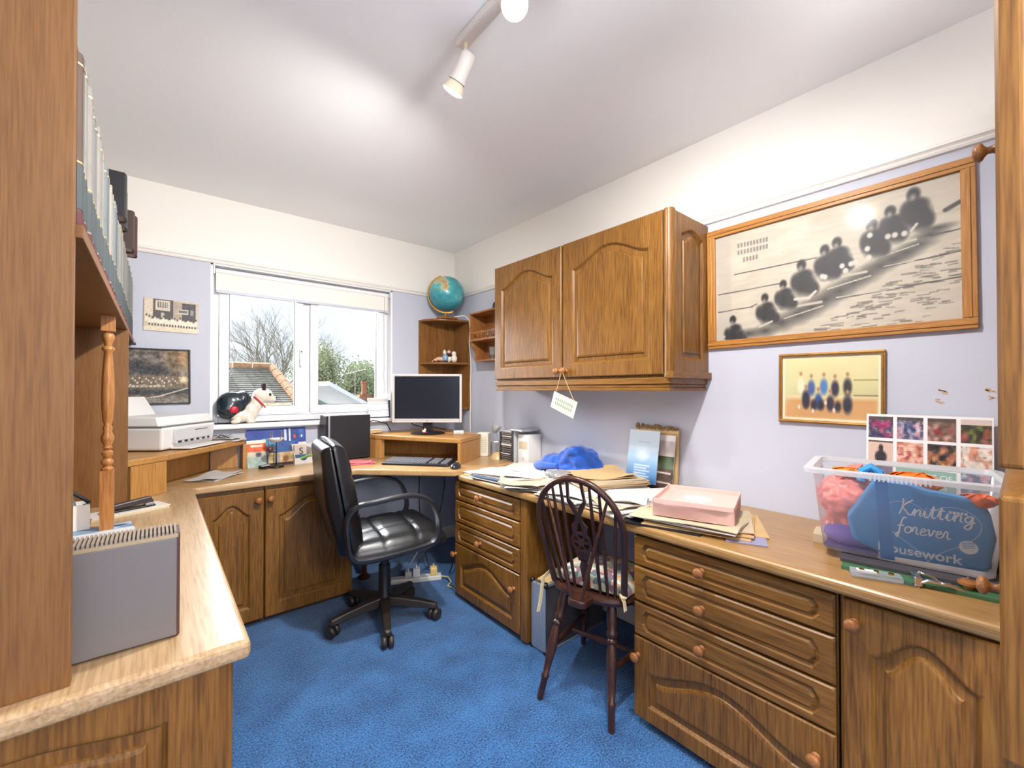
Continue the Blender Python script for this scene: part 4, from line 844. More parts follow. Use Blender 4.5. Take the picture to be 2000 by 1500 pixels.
for k in range(3):
    o = thing('drinking_glass', 'clear drinking glass on the lower shelf of the small wall rack', 'glass', (1.895, 2.50 - k * .075, 1.463), 0, 'glasses on the small wall rack'); MB().lathe([(.022, 0), (.028, .09), (.026, .09), (.020, .004), (.001, .004)], (0, 0, 0), (0, 0, 1), 18).build('tumbler', m_clear, o, smooth=True); MB().lathe([(.021, .0005), (.024, .03), (.001, .03)], (0, 0, 0), (0, 0, 1), 14).build('base_glass', glassy('thick_glass', (.85, .88, .92, 1), .25), o, smooth=True)
o = thing('wall_socket', 'pale wall socket box under the small wall rack', 'socket', (XR - .012, 2.36, 1.395)); MB().box(-.012, .011, -.09, .09, -.028, .028).build('plate', m_white, o, bevel=.003); MB().box(-.014, -.011, -.075, .075, -.02, -.016).build('groove', m_pr2, o); MB().box(-.014, -.011, -.075, .075, .012, .016).build('groove', m_pr2, o)

# hanging sign on the cabinet knob
o = thing('hanging_sign', 'small cream sign hanging askew by string from the wall cabinet knob', 'sign', (1.585, 1.485, 1.15))
M = frame_M((1.578, 1.487, 1.163), (0, -1, -.34), (0, -.34, 1)); wS, hS = .165, .085
MB(M).box(-wS / 2, wS / 2, -hS / 2, hS / 2, 0, .004).build('board', plain('sign_wood', rgb(226, 214, 194), .6), o, world=True)
cv = Cv(90, 48, (212, 202, 182)); rr = random.Random(4)
for k in range(12): cv.ell(rr.uniform(.05, .95), rr.choice((.1, .9)) + rr.uniform(-.05, .05), .022, .03, rr.choice(((140, 120, 96), (120, 124, 110), (206, 176, 140))), .5)
for r_ in range(2):
    for k in range(9): cv.rect(.14 + k * .085, .28 + r_ * .26, .19 + k * .085, .46 + r_ * .26, (104, 136, 110), .03, .9)
print_panel('painted_lettering', cv, Matrix.Translation(-ROOT[o.name]) @ M @ Matrix.Translation((-wS / 2, -hS / 2, .0044)), wS, hS, o)
kn = Vector((1.592, 1.517, 1.338))
for a in (-wS / 2 + .012, wS / 2 - .02):
    e_ = M @ Vector((a, hS / 2 - .004, .003)); MB().tube([e_, e_.lerp(kn, .5) + Vector((0, 0, -.003)), kn], .0013, 6).build('string', plain('jute_string', rgb(206, 176, 130), .8), o, world=True)

# ------------------------------------------------------------------ pictures on the right wall
def right_frame(name, label, y0, y1, z0, z1, fw, th, fm, cv, rotd, mount=0.0):
    """y0 > y1 : y0 is the window end"""
    w, h = y0 - y1, z1 - z0; t = thing(name, label, 'picture', (XR - .001, (y0 + y1) / 2, (z0 + z1) / 2)); t.rotation_euler = (R(rotd), 0, 0)
    M = frame_M((0, 0, 0), (0, -1, 0), (0, 0, 1))
    for (a, b, c, d, nm) in ((-w / 2, w / 2, h / 2 - fw, h / 2, 0), (-w / 2, w / 2, -h / 2, -h / 2 + fw, 0), (-w / 2, -w / 2 + fw, -h / 2 + fw, h / 2 - fw, 1), (w / 2 - fw, w / 2, -h / 2 + fw, h / 2 - fw, 1)):
        mb = MB(M); mb.box(a, b, c, d, 0, th); mb.box(a + fw * .35 * nm, b - fw * .35 * nm, c + fw * .35 * (1 - nm), d - fw * .35 * (1 - nm), th, th + .004); mb.build('frame_rail', fm[nm], t, bevel=.003)
    MB(M).box(-w / 2 + fw, w / 2 - fw, -h / 2 + fw, h / 2 - fw, 0, .004).build('mount', plain('cream_mount', rgb(232, 224, 196), .7), t)
    print_panel('print', cv, M @ Matrix.Translation((-w / 2 + fw + mount, -h / 2 + fw + mount, .0046)), w - 2 * fw - 2 * mount, h - 2 * fw - 2 * mount, t)
    MB(M).box(-w / 2 + fw, w / 2 - fw, -h / 2 + fw, h / 2 - fw, .0075, .0085).build('glazing', glassy('picture_glass', amount=.03, rough=.1), t)
    return t
# crew photograph: a shell of rowers coming up the picture from lower left
cv = Cv(300, 176, (218, 207, 190)); cv.noise(9, .03, sx=2); cv.noise(40, .03, sx=.5, sy=1.2)
cv.rect(0, 0, .085, 1, (196, 188, 178), .02, .5)
def K(x, y):
    s_ = (x - 65) / 1785; top = 600 - 475 * s_; bot = 1365 - 150 * s_
    return 1.425 * s_ / (1 + .425 * s_), (y - top) / (bot - top)
def kl(x0, y0, x1, y1, wd, col, al=1): cv.line(*K(x0, y0), *K(x1, y1), wd, col, al)
for k in range(190):
    r_ = cv.rng.rand(6); x = 620 + r_[0] * 1200; yy = max(1330 - (x - 600) * .62, 560) + 60 + r_[1] ** 1.6 * 420
    if yy < 1300: kl(x, yy, x + 40 + r_[2] * 70, yy - 14 + r_[3] * 12, .004 + .007 * r_[4] * (1 - r_[1] * .6), (118, 108, 98) if k % 3 else (92, 86, 84), .55)
for (x, yy, s_) in ((300, 1310, .05), (420, 1290, .06), (540, 1230, .08), (660, 1170, .09), (760, 1120, .09), (860, 1060, .085), (960, 1000, .075), (1060, 940, .07), (1160, 880, .07), (1260, 820, .06), (1360, 770, .055), (1450, 720, .05), (1540, 660, .045), (1620, 590, .035), (1680, 540, .025)):
    u, v = K(x, yy); cv.ell(u, v, .075, s_ * 1.25, (66, 62, 62), .9, al=.85)
for L_ in ((80, 1020, 530, 940), (200, 870, 800, 750), (80, 1150, 330, 1110), (940, 1060, 1845, 905), (1290, 830, 1845, 715), (1630, 600, 1845, 550), (320, 1110, 360, 1090)): kl(*L_, .0065, (84, 78, 76), .85)
kl(940, 1050, 1360, 985, .006, (206, 198, 184)); kl(1290, 822, 1500, 785, .006, (206, 198, 184))
for L_ in ((530, 1130, 830, 1080, .014), (830, 920, 1160, 860, .013), (1120, 720, 1520, 625, .012), (1460, 492, 1845, 398, .014), (560, 1200, 840, 1110, .007), (880, 985, 1190, 890, .007), (1210, 770, 1540, 660, .006)): kl(*L_[:4], L_[4], (206, 196, 178))
men = ((185, 1205, 1.0), (420, 1045, 1.0), (555, 945, .95), (690, 805, 1.15), (860, 695, 1.1), (950, 640, 1.1), (1205, 515, 1.15), (1340, 415, 1.1), (1510, 290, 1.25))
for (x, yy, z_) in men:
    for (dx, dy, rx, ry, c_) in ((0, 118, 62, 88, (46, 44, 48)), (48, 128, 50, 78, (52, 50, 52)), (-42, 110, 36, 60, (54, 52, 54)), (20, 60, 56, 36, (48, 46, 50)), (80, 150, 36, 46, (58, 54, 56))):
        u, v = K(x + dx * z_, yy + dy * z_); cv.ell(u, v, rx * z_ / 1480, ry * z_ / 760, tuple(q_ + 6 for q_ in c_), .55)
    u, v = K(x, yy); cv.ell(u, v, .0225 * z_, .050 * z_, (46, 44, 46), .45); u, v = K(x - 6, yy + 24); cv.ell(u, v, .014 * z_, .030 * z_, (172, 160, 148), .8, al=.85)
for (x, yy) in ((985, 815), (1050, 800), (1010, 850), (1080, 790), (1320, 600), (1370, 590), (1440, 580), (1180, 755), (860, 895), (840, 890), (1170, 690), (1190, 590)): u, v = K(x, yy); cv.ell(u, v, .014, .028, (224, 218, 208), .5)
kl(640, 1058, 740, 1050, .016, (220, 212, 200)); kl(740, 1050, 790, 1000, .014, (220, 212, 200)); kl(380, 1260, 470, 1220, .012, (214, 206, 194)); kl(1490, 560, 1530, 510, .012, (214, 206, 194)); kl(90, 1340, 120, 1330, .016, (210, 202, 190))
kl(1740, 410, 1845, 350, .02, (86, 82, 80))
for r_, n_ in ((0, 10), (1, 10), (2, 5)):
    for k in range(n_):
        u, v = K(225 + k * 23 + (40 if r_ == 2 else 0), 655 + r_ * 52 - k * 5); cv.rect(u, v - .02, u + .0095, v + .022, (116, 110, 108), .006, .75)
cv.a *= np.array([.86, .855, .84])
m_fr = (wood('frame_oak_y', rgb(150, 96, 38), rgb(176, 120, 54), rgb(190, 136, 68), axis='Y', scale=12, rough=.45), wood('frame_oak_z', rgb(150, 96, 38), rgb(176, 120, 54), rgb(190, 136, 68), axis='Z', scale=12, rough=.45))
right_frame('framed_photo', 'large oak-framed black and white photograph of a rowing crew on the right wall', .926, .092, 1.424, 1.957, .034, .018, m_fr, cv, -.35)
cv = Cv(120, 78, (222, 206, 158)); cv.grad(0, (226, 212, 160), .62, (206, 200, 150)); cv.rect(0, .68, 1, 1, (206, 158, 104), .06); cv.noise(5, .02); cv.rect(.76, .36, 1, .385, (170, 160, 110)); cv.rect(.76, .6, 1, .625, (150, 140, 100)); cv.ell(.02, .4, .1, .4, (206, 208, 160), .8)
for (x, yy, col, s) in ((.19, .26, (228, 220, 190), 1), (.31, .30, (74, 96, 150), 1), (.45, .28, (84, 124, 180), 1), (.57, .31, (56, 52, 66), 1), (.70, .28, (60, 58, 60), 1.05), (.25, .48, (50, 50, 72), 1.1), (.39, .52, (52, 84, 150), 1), (.52, .55, (60, 54, 72), 1), (.70, .56, (62, 64, 74), 1.15)):
    cv.ell(x, yy + .2, .055 * s, .17 * s, col, .5); cv.ell(x, yy, .025, .05, (176, 130, 104), .6)
for (x, yy) in ((.25, .76), (.34, .78), (.42, .78), (.6, .8), (.7, .78)): cv.ell(x, yy, .05, .12, (52, 48, 60), .6)
for (x, yy) in ((.33, .88), (.56, .86), (.17, .82), (.47, .74)): cv.ell(x, yy, .02, .05, (226, 216, 200), .6)
m_gf = (plain('gilt_frame', rgb(170, 126, 62), .4, metal=.35, noise=.18, nscale=40), plain('gilt_frame_b', rgb(160, 116, 54), .4, metal=.35, noise=.18, nscale=40))
right_frame('framed_photo', 'small gilt-framed colour team photograph below the rowing picture', .639, .310, 1.108, 1.379, .012, .014, m_gf, cv, .5, .008)
# photo collage board
o = thing('photo_collage', 'white photo collage board with a green title panel behind the tub', 'collage', (1.89, .208, TR)); M = frame_M((1.878, .357, TR + .001), (0, -1, 0), (.09, 0, 1)); wC, hC = .296, .412
MB(M).box(0, wC, 0, hC, -.008, 0).build('board', plain('white_board', rgb(238, 234, 234), .5), o, world=True)
LM = Matrix.Translation(-ROOT[o.name]); cw = wC / 4
cols = [((58, 62, 92), (196, 60, 110), (150, 150, 140)), ((62, 72, 110), (226, 150, 150), (200, 200, 206)), ((110, 84, 70), (232, 180, 170), (196, 40, 70)), ((60, 58, 44), (190, 90, 80), (120, 130, 60)), ((214, 176, 158), (58, 48, 50), (120, 90, 70)), ((220, 176, 156), (190, 120, 90), (150, 40, 50)), ((50, 40, 40), (216, 130, 90), (210, 180, 120)), ((222, 208, 196), (200, 110, 80), (110, 100, 80))]
for r_ in range(5):
    for c_ in range(4):
        if r_ == 2 and c_ in (1, 2): continue
        a, b, c = cols[(r_ * 4 + c_ * (3 if r_ > 1 else 1)) % 8]; cp = Cv(18, 13, a); cp.rng = np.random.RandomState(r_ * 7 + c_)
        cp.noise(5, .7, b, sx=1.3, lo=.45); cp.noise(7, .7, c, sx=1.3, lo=.58); cp.noise(9, .12)
        if r_ == 0: cp.rect(0, 0, 1, .18, (70, 66, 56), .05, .8)
        if c_ == 3 and r_ == 0: cp.rect(0, 0, 1, .25, (206, 190, 180)); cp.rect(0, .12, 1, .16, (190, 60, 60))
        if r_ == 1 and c_ == 0: cp = Cv(18, 13, (214, 184, 168)); cp.ell(.52, .35, .12, .2, (60, 44, 40), .3); cp.ell(.52, .75, .28, .35, (48, 40, 44), .3); cp.rect(0, 0, 1, .08, (90, 70, 60))
        hh = hC / 5; z1 = hC - .006 - r_ * hh; print_panel('photo', cp, LM @ M @ Matrix.Translation((c_ * cw + .006, z1 - hh + .008, .0006)), cw - .010, hh - .010, o)
zz = hC - .006 - 3 * hC / 5; MB(M).box(cw + .004, 3 * cw - .004, zz + .004, zz + hC / 5 - .004, 0, .0008).build('title_panel', plain('sage_green_print', rgb(120, 168, 152), .5), o, world=True)
m_ink = plain('white_lettering', rgb(232, 236, 232), .6)
text('title_line', '91 YEARS OF', .022, m_ink, o, LM @ M @ Matrix.Translation((2 * cw, zz + .057, .0012)), depth=.0003); text('title_line', 'S', .022, m_ink, o, LM @ M @ Matrix.Translation((2.62 * cw, zz + .028, .0012)), depth=.0003)

# ------------------------------------------------------------------ plastic tub with knitting bags
TA = R(9); tb = thing('plastic_tub', 'clear plastic storage tub of knitting bags on the right worktop', 'tub', (1.665, .236, TR + .022), TA)
# local: x towards the wall, y along the wall (window end +)
m_tub = glassy('frosted_tub', (.98, .99, 1, 1), .03, .3, .20); m_rim = glassy('frosted_rim', (.97, .98, 1, 1), .10, .2, .65)
def rr_loop(x, y, z, r=.03, n=5):
    P = []
    for (sx, sy, a0) in ((1, 1, 0), (-1, 1, PI / 2), (-1, -1, PI), (1, -1, 1.5 * PI)):
        for k in range(n + 1): a = a0 + PI / 2 * k / n; P.append((sx * (x - r) + r * math.cos(a), sy * (y - r) + r * math.sin(a), z))
    return P
mb = MB(); mb.loops([rr_loop(.105, .168, .0), rr_loop(.112, .175, .006), rr_loop(.140, .196, .228)], cap1=False); mb.build('tub_wall', m_tub, tb, smooth=True, autosm=60)
mb = MB(); mb.loops([rr_loop(.140, .196, .228), rr_loop(.163, .215, .230), rr_loop(.165, .217, .242), rr_loop(.140, .196, .244), rr_loop(.138, .194, .230)], cap0=False, cap1=False); mb.build('tub_rim', m_rim, tb, smooth=True)
for k in range(14): MB().box(-.166, -.162, .06 - k * .009, .064 - k * .009, .226, .243).build('rim_rib', m_rim, tb)
# the blue bag with lettering
m_bag = plain('blue_bag', rgb(70, 146, 204), .55, noise=.08, nscale=14); bg = thing('knitting_bag', 'blue printed knitting bag standing in the plastic tub', 'bag', (1.569, .188, TR + .026), TA)
BM = frame_M((0, 0, 0), (0, -1, 0), (-.12, 0, 1))
poly = [(-.15, .105), (-.085, .225), (-.02, .222), (.02, .205), (.10, .195), (.130, .17), (.142, .10), (.130, .012), (-.06, .006), (-.135, .035)]
mb = MB(BM); mb.prism(poly, -.035, 0); mb.build('bag_body', m_bag, bg, bevel=.012, bseg=3)
mb = MB(BM); mb.prism([(-.086, .226), (-.06, .226), (-.045, .0), (-.075, .0)], .0005, .002); mb.build('fold', plain('blue_bag_fold', rgb(56, 128, 192), .55), bg)
m_bk = plain('bag_print', rgb(240, 244, 246), .6)
def strokes(M, pen, r=.0019):
    mb = MB(M)
    for st in pen:
        q = []
        for i in range(len(st) - 1):
            p0 = st[max(i - 1, 0)]; p1 = st[i]; p2 = st[i + 1]; p3 = st[min(i + 2, len(st) - 1)]
            for k in range(4):
                t_ = k / 4; f_ = lambda a, b, c, d: .5 * (2 * b + (c - a) * t_ + (2 * a - 5 * b + 4 * c - d) * t_ ** 2 + (3 * b - a - 3 * c + d) * t_ ** 3)
                q.append((f_(p0[0], p1[0], p2[0], p3[0]), f_(p0[1], p1[1], p2[1], p3[1]), 0))
        q.append((st[-1][0], st[-1][1], 0)); mb.tube(q, r, 5)
    return mb
GLY = {'K': ([[(.2, 0), (.35, .9), (.3, 1.5)], [(.95, 1.45), (.6, 1.1), (.35, .75), (.55, .45), (.85, .05), (1.1, .1)]], 1.05), 'n': ([[(0, .15), (.1, .55), (.15, .6), (.15, 0)], [(.15, .25), (.35, .6), (.5, .5), (.5, .1), (.65, .05)]], .68),
       'i': ([[(0, .15), (.12, .6), (.12, .15), (.2, 0), (.34, .1)], [(.15, .82), (.17, .86)]], .42), 't': ([[(0, .15), (.2, 1.1), (.18, .2), (.28, 0), (.4, .1)], [(0, .75), (.42, .8)]], .5),
       'g': ([[(.5, .5), (.3, .6), (.08, .35), (.2, .05), (.42, .2), (.52, .6)], [(.52, .6), (.5, -.3), (.3, -.55), (.12, -.35), (.4, -.05), (.7, .15)]], .68),
       'f': ([[(.5, 1.35), (.35, 1.4), (.22, .9), (.15, -.3), (.05, -.45), (.0, -.2), (.25, .05)], [(.0, .6), (.45, .65)]], .45), 'o': ([[(.3, .6), (.1, .45), (.12, .1), (.32, 0), (.5, .25), (.42, .55), (.3, .6), (.6, .5)]], .56), 'r': ([[(0, .15), (.1, .6), (.25, .6), (.28, .15), (.35, 0), (.48, .1)]], .46),
       'e': ([[(.05, .25), (.35, .4), (.3, .6), (.12, .5), (.1, .1), (.28, 0), (.5, .15)]], .48), 'v': ([[(0, .5), (.1, .6), (.2, .05), (.35, .25), (.42, .6), (.55, .5)]], .52)}
def script(word, x, y, s):
    out = []
    for ch in word:
        g_, adv = GLY[ch]
        for st in g_: out.append([(x + a * s + b * s * .12, y + b * s) for a, b in st])
        x += adv * s
    return out
strokes(BM @ Matrix.Translation((0, 0, .0015)), script('Knitting', -.042, .135, .0295) + script('forever', -.042, .085, .030)).build('bag_lettering', m_bk, bg)
ht = [(.02 + .095 * math.sin(a) ** 3 * 1.0, .105 + .0055 * (13 * math.cos(a) - 5 * math.cos(2 * a) - 2 * math.cos(3 * a) - math.cos(4 * a))) for a in [2 * PI * k / 40 for k in range(41)]]
strokes(BM @ Matrix.Translation((0, 0, .0012)), [ht], .0006).build('heart_outline', m_bk, bg)
mb = MB(BM); mb.lathe([(.017, 0), (.017, .0015)], (.093, .072, 0), (0, 0, 1), 16); mb.build('yarn_ball', m_bk, bg)
strokes(BM @ Matrix.Translation((0, 0, .0022)), [[(.082, .068 + k * .004), (.104, .074 + k * .004)] for k in range(4)], .0006).build('yarn_lines', m_bag, bg)
text('bag_word', 'Housework', .034, m_bk, bg, BM @ Matrix.Translation((.0, .034, .0012)), depth=.0004, bold=.0006)
for k in range(5): MB(BM).box(.058 + k * .007, .063 + k * .007, .154, .160, .0002, .0010).build('small_print', m_bk, bg)
o = thing('yarn_bag', 'crinkled coral pink bag at the window end of the tub', 'bag', (1.615, .345, TR + .04), TA); mb = MB(); mb.ball((0, 0, .13), (.06, .075, .075), 20, 14); mb.ball((.01, .01, .05), (.045, .05, .06), 16, 10); d_ = bpy.data.textures.new('crinkle', 'CLOUDS'); d_.noise_scale = .022; q = mb.build('bag_body', plain('coral_bag', rgb(226, 126, 116), .35, noise=.2, nscale=22, bump=.9, bscale=40), o); remesh(q, .005, 2); md = q.modifiers.new('dis', 'DISPLACE'); md.texture = d_; md.strength = .022; md.texture_coords = 'LOCAL'
MB().tube([(.0, .0, .20), (.0, .0, .205), (.0, .01, .212)], [.03, .045, .02], 12).build('bag_neck', plain('coral_bag', rgb(226, 126, 116)), o, smooth=True)
o = thing('purple_cloth', 'violet folded cloth at the bottom of the tub', 'cloth', (1.60, .335, TR + .029), TA); mb = MB(); mb.ball((0, 0, .035), (.05, .07, .034), 16, 10); remesh(mb.build('cloth', plain('violet_cloth', rgb(126, 108, 190), .8), o), .006, 1); MB().box(-.04, .04, -.06, .06, .0, .004).build('hem', plain('violet_cloth', rgb(126, 108, 190)), o)
for (lab, c, col, s) in (('orange ribbon bundle on top of the knitting bag in the tub', (1.615, .20, TR + .235), (240, 120, 30), (.05, .055, .032)), ('small orange ribbon scrap at the near end of the tub', (1.59, .075, TR + .215), (240, 110, 40), (.03, .03, .018)), ('amber ribbon loop at the window end of the tub', (1.60, .335, TR + .248), (232, 140, 40), (.035, .05, .014))):
    o = thing('ribbon_bundle', lab, 'ribbon', c, TA); m = plain('ribbon_%d' % col[1], rgb(*col), .45)
    for k in range(5):
        a = k * 1.25 + c[1] * 9; q = [(s[0] * math.cos(a) * math.sin(u) * .9, s[1] * math.sin(a + .4) * math.sin(u * .9), s[2] * (1 - math.cos(u)) * .75 - s[2] * .6) for u in [PI * 1.5 * i / 10 for i in range(11)]]
        MB().sweep(q, [(-.012, -.001), (.012, -.001), (.012, .001), (-.012, .001)], (.3, .2, 1)).build('ribbon', m, o, smooth=True)
    mb = MB(); mb.ball((0, 0, 0), s, 14, 8); remesh(mb.build('knot', m, o), .008, 1)
o = thing('ribbon_bundle', 'bright blue ribbon reel on the rim side of the tub', 'ribbon', (1.575, .285, TR + .262), TA); MB().tube([(0, -.02, -.03), (0, -.018, 0), (0, 0, .012), (0, .018, 0), (0, .022, -.03)], .011, 8).build('ribbon', plain('cyan_ribbon', rgb(56, 152, 214), .45), o, smooth=True); MB().tube([(.012, -.018, -.03), (.012, 0, .006), (.012, .018, -.03)], .007, 8).build('inner_loop', plain('cyan_ribbon', rgb(56, 152, 214)), o, smooth=True)
# things under and around the tub
slab('magazine', 'green-edged magazine under the plastic tub', 'magazine', (1.615, .185, TR), .27, .33, .010, 8, plain('green_cover', rgb(70, 112, 76), .5))
slab('booklet', 'dark booklet on top of the green magazine under the tub', 'booklet', (1.635, .20, TR + .0105), .24, .32, .010, 9, plain('charcoal_print', rgb(74, 70, 74), .5))
slab('tissue_box', 'small cream box peeping out at the window end of the tub', 'box', (1.70, .425, TR), .10, .06, .028, 10, m_paper2)
o = thing('dark_bundle', 'dark rolled umbrella fabric behind the tub beside the open door', 'bundle', (1.80, .055, TR)); mb = MB(); mb.ball((0, 0, .06), (.10, .042, .06), 18, 12); mb.ball((-.06, .0, .03), (.07, .04, .03), 16, 10); remesh(mb.build('fabric', plain('charcoal_fabric', rgb(66, 58, 62), .8), o), .008, 2); MB().tube([(-.03, .03, .06), (-.03, 0, .1), (-.03, -.03, .06)], .006, 6).build('strap', m_black, o)
# lever arch mechanism
o = thing('clip_mechanism', 'chrome clip mechanism in a clear packet lying before the tub', 'clip', (1.46, .235, TR), R(-68))
MB().box(-.075, .06, -.022, .022, 0, .004).build('packet_base', m_chrome, o); mb = MB(); mb.box(-.073, .03, -.018, .018, .005, .016); mb.build('clear_packet', glassy('clear_packet', amount=.25, haze=.35), o)
for k in range(3): MB().lathe([(.006, 0), (.006, .004)], (-.05 + k * .03, 0, .0162), (0, 0, 1), 10).build('rivet', m_brass, o)
MB().box(-.06, -.02, -.008, .008, .016, .019).build('spring_plate', m_white, o)
MB().tube([(.055, -.014, .008), (.075, -.018, .022), (.115, -.020, .020), (.140, -.014, .008), (.142, -.008, .005)], .005, 8).build('lever', m_chrome, o, smooth=True)
MB().tube([(.055, .014, .008), (.070, .016, .028), (.095, .022, .02), (.110, .020, .006)], .005, 8).build('lever', m_chrome, o, smooth=True); MB().box(.050, .066, -.02, .02, .004, .028).build('hinge_block', m_chrome, o, bevel=.003)
o = thing('loose_knob', 'spare turned wooden knob lying on the worktop by the open lower door', 'knob', (1.52, .092, TR)); MB().lathe([(.012, 0), (.014, .004), (.008, .010), (.010, .016), (.019, .022), (.019, .028), (.012, .033), (.001, .034)], (0, 0, 0), (0, 0, 1), 18).build('head', m_knob, o, smooth=True); MB().lathe([(.003, 0), (.003, .008)], (0, 0, .033), (0, 0, 1), 8).build('screw', m_chrome, o)
# ------------------------------------------------------------------ papers and things on the right worktop
o = thing('reading_lamp', 'small folding desk lamp with tan base and clear round shade by the CD rack', 'lamp', (1.815, 2.335, TR), R(-40))
MB().lathe([(.055, 0), (.058, .008), (.050, .035), (.032, .058), (.010, .068), (.001, .069)], (0, 0, 0), (0, 0, 1), 24).build('base', plain('tan_plastic', rgb(206, 176, 124), .35), o, smooth=True)
for s_ in (-.012, .012): MB().tube([(s_, .0, .06), (s_ - .012, .0, .14), (s_ - .022, .0, .215)], .003, 8).build('arm', m_silver, o, smooth=True)
MB().lathe([(.002, .0), (.012, .004), (.026, .020), (.034, .045), (.034, .060), (.030, .060), (.022, .022), (.002, .010)], (-.028, .0, .200), (.45, -.15, 1), 20).build('shade', glassy('lamp_shade_clear', (.92, .92, .90, 1), .2, haze=.35), o, smooth=True)
MB().ball((-.012, -.006, .235), .011, 12, 8).build('bulb', m_white, o, smooth=True); MB().box(-.03, .006, -.006, .006, .128, .142).build('elbow', m_silver, o, bevel=.003)
o = thing('cd_rack', 'white-backed CD tower rack beside the desk lamp', 'rack', (1.865, 2.215, TR), R(0))
m_rk2 = plain('rack_dark', rgb(62, 60, 62), .5)
MB().box(-.065, .075, -.060, .062, 0, .008).build('rack_base', m_rk2, o); MB().box(-.065, .075, -.066, -.060, 0, .225).build('rack_side', plain('rack_chrome', rgb(206, 208, 212), .3, metal=.4), o); MB().box(-.073, -.064, -.068, -.054, 0, .225).build('rack_post', m_rk2, o); MB().box(-.075, .078, -.16, -.050, .225, .238).build('rack_arm', m_silver, o, bevel=.003)
MB().box(-.073, -.060, .058, .070, 0, .215).build('rack_post', plain('rack_dark', rgb(62, 60, 62)), o)
cdm = [plain('cd_black', rgb(38, 36, 38), .3), plain('cd_dark_print', rgb(70, 58, 54), .35), plain('cd_white_print', rgb(220, 216, 210), .35)]
rr = random.Random(6)
for k in range(15):
    c = thing('cd_case', 'slim CD case in the stacked rows of the CD tower rack', 'cd case', (1.862 + rr.uniform(-.006, .004), 2.217, TR + .010 + k * .0142), 0, 'CD cases in the tower rack'); mk = cdm[2] if k in (8, 9, 14) else cdm[k % 2]
    MB().box(-.066, .066, -.056, .054, 0, .0105).build('jewel_case', mk, c, bevel=.001); MB().box(-.0668, -.0658, -.05, .05, .002, .0085).build('spine_label', cdm[2] if k % 4 == 0 else plain('cd_grey', rgb(120, 116, 112), .4), c)
o = thing('box_file', 'white box file standing by the wall right of the CD rack', 'box file', (1.885, 2.075, TR)); MB().box(-.055, .055, -.040, .062, 0, .205).build('case', plain('white_card', rgb(232, 228, 222)), o, bevel=.002); MB().lathe([(.010, 0), (.010, .002)], (-.0555, .01, .05), (-1, 0, 0), 14).build('finger_hole', m_pr2, o); MB().box(-.0558, -.055, -.03, .05, .11, .16).build('spine_label', m_paper2, o)

PM = [m_paper, m_paper2, m_paper, m_paper4]
PG = 'paper piles on the right worktop'
def pile(label, c, w, h, rot, n, mats, seed, curl=.006, th=.0026, jit=.010, jrot=4, cat='paper', name='paper_pile'): return sheets(name, label, cat, c, w, h, rot, n, mats, seed, curl, th, jit, None, jrot)
pile('flat white sheets nearest the keyboard end of the right worktop', (1.565, 2.06, TR), .30, .20, 18, 3, [m_paper, m_paper2], 1)
pile('blue-grey card folders fanned at the worktop edge above the pedestal', (1.475, 1.86, TR), .20, .31, 8, 6, [m_blue_card, m_paper4, m_blue_card], 2, .004, .0028, .018, 7)
pile('white and pink-edged sheets lying on the blue-grey folders', (1.50, 1.88, TR + .020), .20, .29, 14, 4, [m_paper, m_paper2, plain('pink_sheet', rgb(232, 196, 190), .75)], 3)
pile('large white document stack with a manila underside by the box file', (1.69, 1.93, TR), .30, .24, 28, 8, [m_paper, m_paper, m_paper3], 4, .004, .0030, .008)
pile('white ring-bound report on top of the large document stack', (1.705, 1.90, TR + .028), .29, .21, 30, 3, [m_paper], 5, .003)
pile('crumpled pile of letters hanging over the worktop edge behind the spindle chair', (1.455, 1.60, TR), .19, .24, 20, 9, PM, 6, .016, .0030, .022, 16)
pile('loose letters slipping off the crumpled pile towards the pedestal', (1.50, 1.70, TR + .028), .15, .22, 48, 5, PM, 7, .014, .0030, .016, 12)
pile('cream envelopes in front of the blue jumper', (1.62, 1.66, TR), .18, .24, 60, 8, [m_paper2, m_paper, m_paper4], 8, .008, .0034, .012, 10)
pile('thick manila folder stack right of the blue jumper', (1.735, 1.375, TR), .28, .36, 66, 12, [m_paper3, m_paper2, m_paper3, m_paper], 9, .004, .0046, .010, 3)
pile('creased brown paper pattern on top of the manila folder stack', (1.72, 1.40, TR + .061), .25, .32, 62, 2, [m_paper2, m_paper3], 10, .022)
pile('open sheets and envelopes at the worktop edge behind the chair hoop', (1.47, 1.33, TR), .19, .28, -6, 7, PM, 11, .014, .0030, .022, 14)
pile('neat white ream with dark edges in front of the propped leaflets', (1.665, 1.065, TR), .22, .30, 62, 9, [m_paper, m_paper, m_paper4], 12, .003, .0034, .006, 2)
pile('untidy letters at the worktop edge between the ream and the pink box', (1.465, 1.08, TR), .19, .22, -14, 8, PM, 13, .016, .0032, .024, 18)
pile('torn cream envelopes lying on the untidy letters', (1.49, 1.06, TR + .029), .13, .16, 36, 3, [m_paper2, m_paper], 14, .016, .0030, .012, 14)
# polythene bag
o = thing('polythene_bag', 'crumpled clear polythene bag beside the blue jumper', 'bag', (1.60, 1.545, TR + .042)); mb = MB(); mb.ball((0, 0, .018), (.05, .09, .022), 16, 10); mb.ball((-.03, -.07, .014), (.04, .05, .018), 14, 8); q = mb.build('film', glassy('polythene', amount=.3, rough=.08, haze=.30), o); remesh(q, .008, 0)
d_ = bpy.data.textures.new('crumple', 'CLOUDS'); d_.noise_scale = .03; md = q.modifiers.new('dis', 'DISPLACE'); md.texture = d_; md.strength = .02; md.texture_coords = 'LOCAL'; MB().ball((.0, .09, .014), (.008, .012, .006), 8, 6).build('tied_neck', plain('tan_tie', rgb(190, 166, 110), .5), o)
